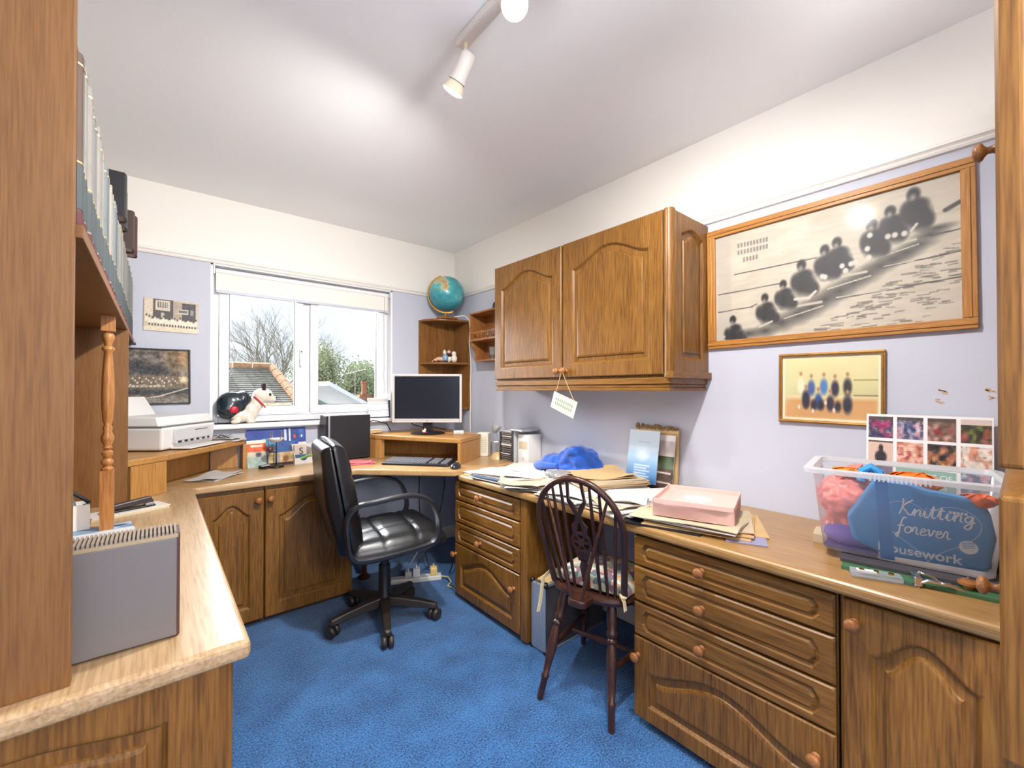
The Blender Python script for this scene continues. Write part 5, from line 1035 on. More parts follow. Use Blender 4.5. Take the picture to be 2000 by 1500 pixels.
# blue jumper
o = thing('jumper', 'folded royal blue jumper lying on the papers against the right wall', 'clothing', (1.80, 1.655, TR + .022), R(0)); m_j = plain('blue_wool', rgb(22, 82, 180), .9, noise=.12, nscale=30, bump=.5, bscale=260, sheen=.4)
mb = MB(); mb.ball((.02, -.05, .085), (.10, .12, .075), 22, 14); mb.ball((0, .08, .05), (.10, .13, .05), 22, 14); mb.ball((-.06, .10, .035), (.06, .10, .035), 20, 12); mb.ball((.05, -.14, .055), (.06, .06, .05), 18, 12); mb.ball((-.02, -.08, .135), (.07, .05, .032), 18, 12); mb.ball((.0, .0, .03), (.12, .20, .03), 20, 10)
q = mb.build('body', m_j, o); remesh(q, .008, 3); d_ = bpy.data.textures.new('folds', 'CLOUDS'); d_.noise_scale = .055; md = q.modifiers.new('dis', 'DISPLACE'); md.texture = d_; md.strength = .035; md.texture_coords = 'LOCAL'
MB().tube([(-.02, .18, .045), (-.10, .16, .040), (-.13, .08, .050), (-.12, -.02, .055)], [.018, .022, .020, .016], 10).build('sleeve', m_j, o, smooth=True)
# propped leaflets
cv = Cv(40, 66, (140, 176, 206)); cv.grad(0, (214, 226, 236), .35, (190, 210, 226)); cv.grad(.35, (190, 210, 226), 1.0, (44, 96, 152)); cv.ell(.5, .42, .3, .2, (206, 222, 232), .8)
for k in range(5): cv.rect(.24, .66 + k * .05, .76 - .1 * (k % 2), .685 + k * .05, (206, 218, 228), .02, .8)
cv.rect(.3, .22, .7, .235, (170, 190, 210), .02)
card_print('brochure', 'blue and white brochure propped against the right wall', 'brochure', (1.862, 1.235, TR + .032), .172, .262, -90, cv, 80, .003)
cv = Cv(24, 66, (196, 184, 180)); cv.rect(0, .0, 1, .1, (226, 222, 220)); cv.rect(0, .38, 1, .62, (70, 84, 56)); cv.rect(0, .6, 1, 1, (74, 56, 50)); cv.noise(7, .12); cv.rect(.1, .66, .9, .69, (210, 200, 190)); cv.rect(.1, .84, .9, .86, (206, 196, 180))
card_print('brochure', 'dark garden brochure behind the blue one against the wall', 'brochure', (1.885, 1.150, TR + .006), .15, .27, -92, cv, 82, .004)
o = thing('wooden_plaque', 'wooden plaque with rough bark edge behind the propped brochures', 'plaque', (1.915, 1.185, TR)); M = frame_M((0, 0, 0), (0, -1, 0), (.06, 0, 1)); MB(M).box(-.115, .120, 0, .300, -.004, .008).build('board', m_paper3, o); mb = MB(M); rr = random.Random(2)
for k in range(16): mb.ball((-.11 + k * .0145, .303 + rr.uniform(-.005, .008), .002), (.012, .010 + rr.uniform(0, .008), .009), 8, 6)
mb.build('bark_edge', plain('bark', rgb(146, 118, 78), .9, noise=.4, nscale=60), o, smooth=True)
# pink box and folders under it
pile('fan of brown folders and photographs under the pink box', (1.575, .775, TR), .28, .35, 24, 5, [m_paper3, m_paper2, plain('lilac_sleeve', rgb(150, 146, 180), .4)], 15, .006, .0036, .022, 8, 'folder', 'folder')
pile('cream papers resting on the black folder under the pink box', (1.50, .80, TR + .0205), .20, .36, 12, 3, [m_paper2, m_paper], 16, .008)
slab('photo_sleeve', 'lilac photo sleeve sticking out of the folders under the pink box', 'sleeve', (1.545, .615, TR), .20, .12, .004, 24, plain('lilac_sleeve', rgb(150, 146, 180)))
slab('black_folder', 'flat black folder overhanging the worktop edge by the spindle chair', 'folder', (1.44, .865, TR), .14, .30, .006, 14, m_black)
o = thing('pink_box', 'pale pink gift box lid lying open-side up on the folders', 'box', (1.585, .80, TR + .034), R(18)); m_pk = plain('pink_card', rgb(232, 190, 180), .55)
w_, h_, t_ = .135, .135, .004; MB().box(-w_, w_, -h_, h_, 0, .046).build('box_floor', m_pk, o)
for b in ((-w_, w_, -h_, -h_ + t_, 0, .062), (-w_, w_, h_ - t_, h_, 0, .062), (-w_, -w_ + t_, -h_, h_, 0, .062), (w_ - t_, w_, -h_, h_, 0, .062)): MB().box(*b).build('box_side', m_pk, o, bevel=.001)
MB().lathe([(.05, 0), (.05, .0008)], (0, 0, .046), (0, 0, 1), 28).build('oval_logo', plain('pearl_foil', rgb(246, 232, 226), .25, metal=.2), o)

# ------------------------------------------------------------------ office chair
ch = thing('office_chair', 'black leather office chair on castors at the corner desk', 'chair', (.95, 2.215, 0), R(-8))
m_arm = plain('arm_plastic', rgb(26, 26, 30), .28, spec=.6); m_star = plain('base_plastic', rgb(44, 36, 32), .45)
for k in range(5):
    a = R(-174 + 72 * k); dx, dy = math.cos(a), math.sin(a); px, py = -dy, dx
    mb = MB(); rings = []
    for (r_, w2, z0, z1) in ((.02, .030, .085, .135), (.10, .026, .080, .125), (.20, .022, .070, .108), (.275, .019, .062, .090), (.285, .012, .064, .084)):
        rings.append([(dx * r_ + px * w2, dy * r_ + py * w2, z0), (dx * r_ + px * w2 * .8, dy * r_ + py * w2 * .8, z1), (dx * r_ - px * w2 * .8, dy * r_ - py * w2 * .8, z1), (dx * r_ - px * w2, dy * r_ - py * w2, z0)])
    mb.loops(rings); lg = mb.build('base_leg', m_star, ch, bevel=.006)
    cx, cy = dx * .268, dy * .268; mb = MB(); b_ = a + .6 + k
    ax_ = (math.cos(b_), math.sin(b_), 0)
    for s_ in (-.016, .016): mb.lathe([(.001, -.012), (.026, -.012), (.031, -.006), (.031, .006), (.026, .012), (.001, .012)], (cx + ax_[0] * s_, cy + ax_[1] * s_, .0315), ax_, 18)
    cst = mb.build('castor', m_star, ch, smooth=True); MB().lathe([(.006, 0), (.006, .04)], (cx, cy, .03), (0, 0, 1), 10).build('castor_stem', m_black, cst)
MB().lathe([(.034, .08), (.036, .14), (.030, .150), (.030, .30), (.022, .302), (.022, .40), (.05, .41)], (0, 0, 0), (0, 0, 1), 20).build('gas_column', m_black, ch, smooth=True)
MB().box(-.10, .12, -.09, .09, .40, .435).build('tilt_mechanism', m_black, ch, bevel=.01); MB().tube([(.02, -.06, .435), (.05, -.19, .430), (.06, -.25, .432)], .006, 8).build('lever', m_black, ch)
# padded seat with stitched panels
def cushion(name, M, w, d, th, nx, ny, puff, parent, mat, groove=True):
    """superellipse pad: local x depth, y width, z up; grooves between stitched panels"""
    n = 40; V = []; F = []
    for j in range(n + 1):
        for i in range(n + 1):
            u = -1 + 2 * i / n; v = -1 + 2 * j / n; x = d / 2 * u; yy = w / 2 * v
            sq = math.sqrt(max(1 - u * u * .5, 0)); x2 = x * math.sqrt(1 - v * v * .12); y2 = yy * math.sqrt(1 - u * u * .12)
            e = (max(abs(u), abs(v))) ** 10; z = th * (1 - .85 * e) + puff * (1 - u * u) * (1 - v * v)
            if groove:
                for g_ in range(1, nx): z -= .008 * math.exp(-((u - (-1 + 2 * g_ / nx)) / .035) ** 2) * (1 - e)
                for g_ in range(1, ny): z -= .008 * math.exp(-((v - (-1 + 2 * g_ / ny)) / .035) ** 2) * (1 - e)
            V.append((x2, y2, z))
    m = len(V)
    V += [(a * .99, b * .99, 0) for a, b, c in V]
    N1 = n + 1
    for j in range(n):
        for i in range(n):
            a = j * N1 + i; F.append((a, a + 1, a + N1 + 1, a + N1)); F.append((m + a, m + a + N1, m + a + N1 + 1, m + a + 1))
    ring = [i for i in range(N1)] + [j * N1 + n for j in range(1, N1)] + [n * N1 + i for i in range(n - 1, -1, -1)] + [j * N1 for j in range(n - 1, 0, -1)]
    for i in range(len(ring)): a, b = ring[i], ring[(i + 1) % len(ring)]; F.append((a, m + a, m + b, b))
    mb = MB(M); mb.add(V, F); return mb.build(name, mat, parent, smooth=True)
cushion('seat', Matrix.Translation((.03, 0, .440)) @ Matrix.Rotation(R(-2), 4, 'Y'), .50, .50, .075, 3, 3, .018, ch, m_blackgl)
MB().box(-.20, .26, -.235, .235, .43, .455).build('seat_pan', m_black, ch, bevel=.01)
BMx = Matrix.Translation((-.205, 0, .455)) @ Matrix.Rotation(R(-10), 4, 'Y')
bk = cushion('backrest', BMx @ Matrix.Translation((0, 0, .265)) @ Matrix.Rotation(R(90), 4, 'Y'), .46, .57, .065, 3, 3, .018, ch, m_blackgl)
mb = MB(BMx); mb.loops([[(-.002, -.21, -.01), (-.055, -.19, .0), (-.055, .19, .0), (-.002, .21, -.01)], [(-.002, -.228, .25), (-.075, -.20, .25), (-.075, .20, .25), (-.002, .228, .25)], [(-.002, -.215, .535), (-.050, -.18, .520), (-.050, .18, .520), (-.002, .215, .535)]]); mb.build('back_shell', m_blackgl, ch, bevel=.02, bseg=4, smooth=True)
for s_ in (-1, 1):
    yA = s_ * .262
    P = [(-.175, .44), (-.225, .475), (-.240, .55), (-.243, .64), (-.20, .695), (-.12, .703), (.0, .714), (.08, .710), (.155, .675), (.195, .60), (.205, .525), (.185, .475), (.14, .457), (.0, .444)]
    q = []
    n_ = len(P)
    for i in range(n_):
        p0, p1, p2, p3 = [P[(i + k - 1) % n_] for k in range(4)]
        for k in range(4):
            t_ = k / 4; f_ = lambda a, b, c, d: .5 * (2 * b + (c - a) * t_ + (2 * a - 5 * b + 4 * c - d) * t_ ** 2 + (3 * b - a - 3 * c + d) * t_ ** 3); q.append((f_(p0[0], p1[0], p2[0], p3[0]), yA, f_(p0[1], p1[1], p2[1], p3[1])))
    ls = []; nn = len(q)
    for i in range(nn):
        t_ = (Vector(q[(i + 1) % nn]) - Vector(q[i - 1])).normalized(); nrm = Vector((-t_.z, 0, t_.x)); c_ = Vector(q[i]); thk = .011 if c_.z > .5 else .014
        wd = .026
        ls.append([c_ + Vector((0, wd, 0)) + nrm * thk * .5, c_ + Vector((0, wd * .6, 0)) + nrm * thk, c_ + Vector((0, -wd * .6, 0)) + nrm * thk, c_ + Vector((0, -wd, 0)) + nrm * thk * .5, c_ + Vector((0, -wd, 0)) - nrm * thk * .6, c_ + Vector((0, wd, 0)) - nrm * thk * .6])
    mb = MB(); mb.loops(ls, closed=True); mb.build('armrest', m_arm, ch, smooth=True, autosm=50)

# ------------------------------------------------------------------ wheel-back chair
wc = thing('windsor_chair', 'dark wooden wheel-back chair pushed up to the right worktop', 'chair', (1.455, 1.150, 0), R(14)); m_wd = wood('dark_stained_elm', rgb(34, 18, 12), rgb(62, 34, 24), rgb(88, 52, 38), axis='Z', rough=.3, scale=16, coat=.4); m_wdx = wood('dark_stained_seat', rgb(34, 18, 12), rgb(62, 34, 24), rgb(88, 52, 38), axis='X', rough=.3, scale=16, coat=.4)
seat = []
for k in range(40):
    a = 2 * PI * k / 40; x = .19 * math.cos(a); y = .195 * math.sin(a); sq = (abs(math.cos(a)) ** 3.2 + abs(math.sin(a)) ** 3.2) ** (-1 / 3.2); x = .19 * math.cos(a) * sq; y = (.20 - .03 * (math.cos(a) < 0) * abs(math.cos(a))) * math.sin(a) * sq
    seat.append((x, y))
mb = MB(); mb.loops([[(x * .86, y * .86, .412) for x, y in seat], [(x * .97, y * .97, .420) for x, y in seat], [(x, y, .434) for x, y in seat], [(x * .98, y * .98, .446) for x, y in seat], [(x * .85, y * .85, .444) for x, y in seat], [(x * .5, y * .5, .437) for x, y in seat]]); mb.build('seat', m_wdx, wc, smooth=True)
mb = MB(); mb.prism([(-.15, -.05), (-.15, .05), (-.235, .038), (-.250, .02), (-.250, -.02), (-.235, -.038)], .416, .444); mb.build('bobtail', m_wdx, wc, bevel=.006)
def turned(p, q, prof, name, par, m=None):
    p, q = Vector(p), Vector(q); L_ = (q - p).length; mb = MB(); mb.lathe([(r_, h_ * L_) for r_, h_ in prof], p, q - p, 14); return mb.build(name, m or m_wd, par, smooth=True, autosm=55)
legp = [(.011, 0), (.013, .02), (.0135, .18), (.0165, .20), (.0165, .215), (.012, .225), (.016, .34), (.0205, .50), (.019, .60), (.013, .66), (.020, .675), (.020, .69), (.013, .705), (.020, .725), (.0205, .75), (.015, .77), (.020, .82), (.019, .93), (.014, 1.0)]
feet = {}
for nm, (fx, fy, tx, ty) in {'bl': (-.235, .165, -.125, .105), 'br': (-.225, -.135, -.125, -.095), 'fl': (.205, .195, .115, .125), 'fr': (.205, -.195, .115, -.125)}.items():
    turned((fx, fy, 0), (tx, ty, .420), legp, 'leg', wc); feet[nm] = (Vector((fx, fy, 0)), Vector((tx, ty, .42)))
at = lambda k, f_: feet[k][0].lerp(feet[k][1], f_)
strp = [(.007, 0), (.009, .15), (.0135, .5), (.009, .85), (.007, 1)]
for a, b in (('bl', 'fl'), ('br', 'fr')): turned(at(a, .46), at(b, .40), strp, 'stretcher', wc)
turned(at('bl', .46).lerp(at('fl', .40), .5), at('br', .46).lerp(at('fr', .40), .5), strp, 'stretcher', wc)
# bent hoop
def hoop(a): 
    y = .172 * math.sin(a) * (1 + .10 * math.cos(a)); h = .47 * math.cos(a / 2 * 1.0) if False else 0
    return y
HP = []
for k in range(33):
    u = -1 + 2 * k / 32; ang = u * PI / 2 * 1.18
    yy = .180 * math.sin(ang) / math.sin(PI / 2) if abs(ang) < PI / 2 else .180 * math.copysign(1, u) * (1 - .16 * ((abs(ang) - PI / 2) / (PI / 2 * .18)))
    s_ = abs(u); zz = .447 + .455 * (math.cos(ang) * .42 + .58 if abs(ang) < PI / 2 else .58 * (1 - (abs(ang) - PI / 2) / (PI / 2 * .18)))
    HP.append((-.140 - (zz - .447) * .26, yy, zz))
mb = MB(); mb.tube(HP, .0125, 10); mb.build('hoop', m_wd, wc, smooth=True)
def hoop_at(y):
    best = max((p for p in HP if abs(p[1] - y) < .022 and p[2] > .6), key=lambda p: p[2] - abs(p[1] - y) * 8, default=HP[16]); return best
for y0, y1 in ((-.115, -.150), (-.085, -.105), (-.055, -.062), (.055, .062), (.085, .105), (.115, .150)):
    e_ = min((p for p in HP if p[2] > .55), key=lambda p: abs(p[1] - y1)); turned((-.140, y0, .444), e_, [(.006, 0), (.0075, .3), (.0065, .8), (.005, 1)], 'spindle', wc)
e1 = min((p for p in HP if p[2] > .7), key=lambda p: abs(p[1] - .125)); e2 = min((p for p in HP if p[2] > .7), key=lambda p: abs(p[1] + .125))
for s_, e_ in ((.018, e1), (-.018, e2)): turned((-.236, s_, .440), e_, [(.0065, 0), (.008, .3), (.0065, .8), (.005, 1)], 'brace_spindle', wc)
# pierced wheel splat
SM = frame_M((-.140, 0, .447), (0, -1, 0), (-.26, 0, 1)); sp = MB(SM)
def spl(poly): sp.prism(poly, -.004, .004)
spl([(-.012, 0), (.012, 0), (.020, .10), (.008, .135), (-.008, .135), (-.020, .10)])
def ring(cy, ro, ri, n=28):
    for k in range(n): a, b = 2 * PI * k / n, 2 * PI * (k + 1) / n; spl([(ri * math.cos(a), cy + ri * math.sin(a)), (ro * math.cos(a), cy + ro * math.sin(a)), (ro * math.cos(b), cy + ro * math.sin(b)), (ri * math.cos(b), cy + ri * math.sin(b))])
ring(.205, .046, .034); ring(.205, .014, .001, 12)
for k in range(6): a = k * PI / 3; c_, s_ = math.cos(a), math.sin(a); sp.prism([(c_ * .010 - s_ * .004, .205 + s_ * .010 + c_ * .004), (c_ * .037 - s_ * .005, .205 + s_ * .037 + c_ * .005), (c_ * .037 + s_ * .005, .205 + s_ * .037 - c_ * .005), (c_ * .010 + s_ * .004, .205 + s_ * .010 - c_ * .004)], -.003, .003)
spl([(-.020, .125), (.020, .125), (.032, .165), (-.032, .165)]); spl([(-.030, .24), (-.012, .25), (-.006, .285), (-.014, .30), (-.034, .275)]); spl([(.030, .24), (.034, .275), (.014, .30), (.006, .285), (.012, .25)])
spl([(-.016, .292), (.016, .292), (.012, .325), (-.012, .325)]); spl([(-.012, .32), (.0, .33), (-.010, .36), (-.030, .385), (-.022, .47), (-.034, .47), (-.040, .375)]); spl([(.012, .32), (.040, .375), (.034, .47), (.022, .47), (.030, .385), (.010, .36), (.0, .33)])
sp.build('wheel_splat', m_wd, wc, bevel=.0015)
# seat cushion of patterned fabric, tied on
def patch_mat():
    m, nt, b = _new('floral_fabric'); N = nt.nodes; L = nt.links; tc = N.new('ShaderNodeTexCoord'); v = N.new('ShaderNodeTexVoronoi'); v.inputs['Scale'].default_value = 38; L.new(tc.outputs['Object'], v.inputs['Vector'])
    rp = N.new('ShaderNodeValToRGB'); rp.color_ramp.interpolation = 'CONSTANT'; e = rp.color_ramp.elements; e[0].position = 0; e[0].color = rgb(150, 156, 136); e[1].position = .85; e[1].color = rgb(206, 150, 120)
    for p, c in ((.2, rgb(206, 200, 180)), (.4, rgb(128, 92, 104)), (.55, rgb(172, 180, 160)), (.7, rgb(90, 104, 112))): q = e.new(p); q.color = c
    sx = N.new('ShaderNodeSeparateColor'); L.new(v.outputs['Color'], sx.inputs[0]); L.new(sx.outputs[0], rp.inputs['Fac']); L.new(rp.outputs['Color'], b.inputs['Base Color']); b.inputs['Roughness'].default_value = .9
    return m
cu = thing('seat_cushion', 'floral patterned seat cushion tied to the wheel-back chair', 'cushion', (1.480, 1.156, .449), R(14)); cushion('pad', Matrix.Identity(4), .34, .32, .035, 1, 1, .012, cu, patch_mat(), False)
m_tie = plain('cream_tape', rgb(226, 206, 160), .8)
MB().sweep([(-.13, .15, .02), (-.17, .172, .028), (-.20, .185, .01), (-.205, .19, -.04), (-.215, .192, -.09), (-.225, .195, -.125)], [(-.009, -.001), (.009, -.001), (.009, .001), (-.009, .001)], (.2, 1, .1)).build('tie', m_tie, cu, smooth=True)
MB().sweep([(-.13, -.14, .02), (-.16, -.150, .012), (-.185, -.14, .018), (-.19, -.16, .005), (-.19, -.165, -.03)], [(-.009, -.001), (.009, -.001), (.009, .001), (-.009, .001)], (.2, 1, .1)).build('tie', m_tie, cu, smooth=True)
MB().ball((-.175, -.150, .014), (.014, .016, .010), 10, 8).build('tie_knot', m_tie, cu, smooth=True)

# ------------------------------------------------------------------ aluminium case in the knee hole
o = thing('flight_case', 'silver ribbed aluminium case standing in the knee hole beside the pedestal', 'case', (1.60, 1.485, 0)); m_al = plain('brushed_aluminium', rgb(176, 182, 192), .35, metal=.55); m_cs = plain('case_grey_panel', rgb(78, 74, 76), .5)
MB().box(-.195, .23, -.042, .048, .004, .318).build('shell', m_cs, o, bevel=.004)
for (a, b) in ((-.046, -.028), (-.022, -.008), (-.002, .012), (.018, .050)): MB().box(-.203, -.195, a, b, .006, .316).build('front_rib', m_al, o, bevel=.003)
MB().box(-.199, -.194, -.044, .050, .004, .318).build('front_plate', m_al, o)
for (y_, z_) in ((-.042, .318), (.048, .318), (-.042, .006), (.048, .006)): MB().ball((-.194, y_, z_), .013, 10, 8).build('corner_cap', m_black, o, smooth=True)
MB().box(-.195, .23, -.046, -.040, .310, .322).build('edge_strip', m_al, o); MB().box(-.195, .23, -.046, -.040, .002, .012).build('edge_strip', m_al, o)
slab('brown_papers', 'crumpled brown paper lying on top of the aluminium case', 'paper', (1.50, 1.49, .3225), .16, .07, .008, 10, m_paper3)

# ------------------------------------------------------------------ under the corner desk
o = thing('power_strip', 'white extension socket strip with plugs under the corner desk', 'extension lead', (1.30, 2.53, 0), R(-26))
MB().box(-.16, .16, -.028, .028, .001, .032).build('strip_body', plain('strip_white', rgb(206, 204, 200), .45), o, bevel=.006)
for (x_, nm, m_, h_) in ((-.05, 'plug', m_pr2, .035), (.0, 'adaptor', m_white, .055), (.11, 'plug', plain('cream_plug', rgb(224, 190, 120), .4), .05)):
    pq = MB().box(x_ - .022, x_ + .022, -.022, .022, .033, .033 + h_).build(nm, m_, o, bevel=.006); MB().lathe([(.006, 0), (.004, .02)], (x_, 0, .033 + h_), (0, 0, 1), 8).build('plug_neck', m_, pq)
MB().tube([(.16, 0, .016), (.20, -.03, .02), (.215, -.09, .012), (.19, -.13, .006), (.22, -.16, .006), (.28, -.13, .010), (.29, -.10, .02)], .005, 8).build('lead', plain('cream_lead', rgb(214, 196, 150), .5), o, smooth=True)
o = thing('desk_cables', 'tangle of black and grey cables hanging under the corner desk', 'cable', (1.35, 2.6, .3))
for (a, b, c_, m_) in (((1.52, 2.55, .728), (1.53, 2.52, .40), (1.30, 2.54, .08), m_cable), ((1.42, 2.70, .728), (1.40, 2.75, .40), (1.44, 2.62, .02), m_cable), ((1.34, 2.45, .32), (1.28, 2.48, .20), (1.24, 2.55, .08), m_pr2), ((1.55, 2.38, .728), (1.60, 2.40, .35), (1.50, 2.45, .02), m_cable)):
    a, b, c_ = Vector(a), Vector(b), Vector(c_); MB().tube([a.lerp(b, t_ / 10).lerp(b.lerp(c_, t_ / 10), t_ / 10) for t_ in range(11)], .004, 6).build('cable', m_, o, world=True, smooth=True)
MB().box(1.505, 1.535, 2.535, 2.565, .70, .7285).build('cable_clip', m_black, o, world=True)
o = thing('brass_ornament', 'dark stick vase with a brass band under the corner desk by the cupboard', 'ornament', (1.06, 2.80, 0)); MB().lathe([(.04, 0), (.045, .01), (.018, .03), (.020, .16), (.032, .18), (.032, .36), (.026, .38)], (0, 0, 0), (0, 0, 1), 16).build('body', plain('dark_mahogany', rgb(70, 34, 28), .3), o, smooth=True); MB().lathe([(.021, .11), (.034, .125), (.036, .145), (.034, .165), (.022, .18)], (0, 0, 0), (0, 0, 1), 18).build('brass_band', m_brass, o, smooth=True)
# ------------------------------------------------------------------ outside the window
m_tile = plain('grey_roof_tile', rgb(150, 148, 140), .9, noise=.25, nscale=9, bump=.3, bscale=30); m_rtile = plain('terracotta_tile', rgb(176, 138, 104), .85, noise=.25, nscale=12); m_brick = plain('house_brick', rgb(150, 104, 84), .9, noise=.2, nscale=10)
def course_roof(name, label, A, B, C, D, rows, mat, ridge=None, tile_w=.0):
    """sloping roof face: ridge A->B, eaves D->C; stepped courses"""
    A, B, C, D = map(Vector, (A, B, C, D)); t = thing('neighbour_roof', label, 'roof', (A + B + C + D) / 4); nrm = (B - A).cross(D - A).normalized(); 
    if nrm.z < 0: nrm = -nrm
    mb = MB()
    for k in range(rows):
        f0, f1 = k / rows, (k + 1) / rows; a, b = A.lerp(D, f0), B.lerp(C, f0); c, d = B.lerp(C, f1), A.lerp(D, f1); n = max(3, int((b - a).length / .32))
        for i in range(n):
            u0, u1 = i / n + .004 / n, (i + 1) / n - .03 / n; lift = .025 + .008 * ((i * 7 + k * 3) % 3)
            p, q, r_, s_ = a.lerp(b, u0), a.lerp(b, u1), d.lerp(c, u1), d.lerp(c, u0)
            mb.hexa([p - nrm * .05, q - nrm * .05, r_ - nrm * .02, s_ - nrm * .02], [p, q, r_ + nrm * lift, s_ + nrm * lift])
    o = mb.build('tile_courses', mat, t, world=True); o['kind'] = 'stuff'
    if ridge: 
        pts = [Vector(p) for p in ridge]; q = []
        for i in range(len(pts) - 1):
            for k in range(14): q.append((pts[i].lerp(pts[i + 1], k / 14), pts[i].lerp(pts[i + 1], (k + .92) / 14)))
        for p_, p2 in q: MB().tube([p_, p2], .11, 8).build('ridge_tile', m_rtile, t, world=True, smooth=True)
    return t
# hipped roof of the house opposite: camera eye 1.24 m above this floor, ground about 3.5 m below it
GZ = -3.4
r1 = course_roof('roof', 'grey tiled hipped roof of the house behind the window', (-3.6, 12.5, 1.80), (2.29, 12.5, 1.80), (2.95, 8.55, -.35), (-3.6, 8.55, -.35), 46, m_tile, [(-3.6, 12.5, 1.83), (2.29, 12.5, 1.83), (2.95, 8.55, -.30)])
mb = MB(); mb.add([(2.29, 12.5, 1.78), (2.95, 8.55, -.36), (2.95, 16.4, -.36)], [(0, 1, 2)]); mb.add([(2.29, 12.5, 1.74), (2.95, 8.55, -.40), (2.95, 16.4, -.40)], [(0, 2, 1)]); mb.build('hip_face', m_tile, r1, world=True)
MB().box(-3.6, 2.7, 9.0, 16.0, GZ, -.42).build('house_wall', m_brick, r1, world=True)
course_roof('roof', 'terracotta tiled porch roof just below the window view', (.6, 7.2, 1.04), (1.60, 7.2, 1.04), (1.60, 6.4, .5), (.6, 6.4, .5), 4, m_rtile)
# pale flat-sloped roof in the right pane
o = thing('shed_roof', 'pale grey felted roof in the lower corner of the right pane', 'roof', (2.3, 7.4, .9)); mb = MB(); mb.hexa([(1.85, 8.2, 1.30), (3.3, 8.2, .48), (3.3, 6.2, .48), (1.85, 6.2, 1.30)], [(1.85, 8.2, 1.36), (3.3, 8.2, .54), (3.3, 6.2, .54), (1.85, 6.2, 1.36)]); mb.build('felt', plain('pale_felt', rgb(196, 200, 208), .8, noise=.06, nscale=6), o, world=True); MB().box(1.9, 3.2, 6.4, 8.1, GZ, .46).build('shed_wall', plain('pale_render', rgb(206, 200, 190), .9), o, world=True)
# trees
def tree(label, base, h, spread, seed, mat, depth=6, r0=.22, leaves=None):
    rr = random.Random(seed); t = thing('bare_tree', label, 'tree', base); mb = MB(); tips = []
    def grow(p, d, L_, r_, k):
        q = p + d * L_; mid = p.lerp(q, .5) + Vector((rr.uniform(-1, 1), rr.uniform(-1, 1), 0)) * L_ * .06
        mb.tube([p, mid, q], [r_, r_ * .85, r_ * .7], 5 if k < 2 else 3)
        if k >= depth: tips.append(q); return
        for i in range(3 if k < 4 else 2):
            ax = Vector((rr.uniform(-1, 1), rr.uniform(-1, 1), rr.uniform(-.3, .6))).normalized(); nd = (d + ax * spread * rr.uniform(.6, 1.2)).normalized(); grow(q, nd, L_ * rr.uniform(.66, .86), r_ * .62, k + 1)
            if k >= depth - 2: tips.append(q)
    grow(Vector((0, 0, 0)), Vector((0, 0, 1)), h * .26, r0, 0); mb.build('branches', mat, t)
    if leaves:
        lb = MB()
        for p in tips:
            for i in range(leaves[1]):
                c_ = p + Vector((rr.gauss(0, 1), rr.gauss(0, 1), rr.gauss(0, 1))) * leaves[2]; a = Vector((rr.uniform(-1, 1), rr.uniform(-1, 1), rr.uniform(-1, 1))).normalized() * leaves[3]; b = a.cross(Vector((rr.uniform(-1, 1), rr.uniform(-1, 1), rr.uniform(-1, 1)))).normalized() * leaves[3] * .6
                lb.add([c_ - a, c_ + b, c_ + a, c_ - b], [(0, 1, 2, 3)])
        q = lb.build('foliage', leaves[0], t); q['kind'] = 'stuff'
    return t
m_bark = plain('grey_bark', rgb(140, 134, 126), .95, noise=.2); m_ivy = plain('ivy_green', rgb(166, 174, 146), .8, noise=.25, nscale=2)
tree('tall bare winter tree rising behind the tiled roof', (5.0, 30.0, GZ), 10.2, .55, 5, m_bark, 7, .16)
tree('slimmer bare tree right of the tall one behind the roof', (7.4, 34.0, GZ), 9.6, .52, 8, m_bark, 7, .13)
tree('low bare tree at the left edge of the window view', (3.7, 36.0, GZ), 8.6, .55, 12, m_bark, 7, .13)
tree('ivy-covered green tree in the right pane', (6.25, 20.0, GZ), 6.3, .36, 21, m_bark, 5, .16, (m_ivy, 34, .20, .06))
tree('thin-leaved tree right of the ivy tree', (8.7, 25.0, GZ), 5.9, .55, 23, m_bark, 5, .12, (m_ivy, 9, .34, .06))
# chimney, aerial, hedge, car, land
o = thing('chimney', 'red brick chimney stack with a tall pot in the right pane', 'chimney', (5.28, 14.0, GZ)); MB().box(-.19, .19, -.16, .16, 0, 4.48).build('stack', m_brick, o); MB().box(-.22, .22, -.19, .19, 4.36, 4.44).build('cornice', m_brick, o); MB().lathe([(.085, 4.48), (.095, 4.5), (.075, 4.56), (.075, 4.86), (.095, 4.88), (.095, 4.92), (.06, 4.92)], (0, 0, 0), (0, 0, 1), 14).build('pot', plain('chimney_pot', rgb(168, 106, 78), .85), o, smooth=True)
o = thing('tv_aerial', 'thin rooftop television aerial left of the chimney', 'aerial', (6.55, 18.4, GZ)); MB().tube([(0, 0, 0), (0, 0, 5.6)], .02, 6).build('mast', m_silver, o); MB().tube([(-.4, 0, 5.3), (.45, 0, 5.55)], .016, 6).build('boom', m_silver, o)
for k in range(7): MB().tube([(-.35 + k * .12, -.2, 5.315 + k * .035), (-.35 + k * .12, .2, 5.315 + k * .035)], .01, 4).build('element', m_silver, o)
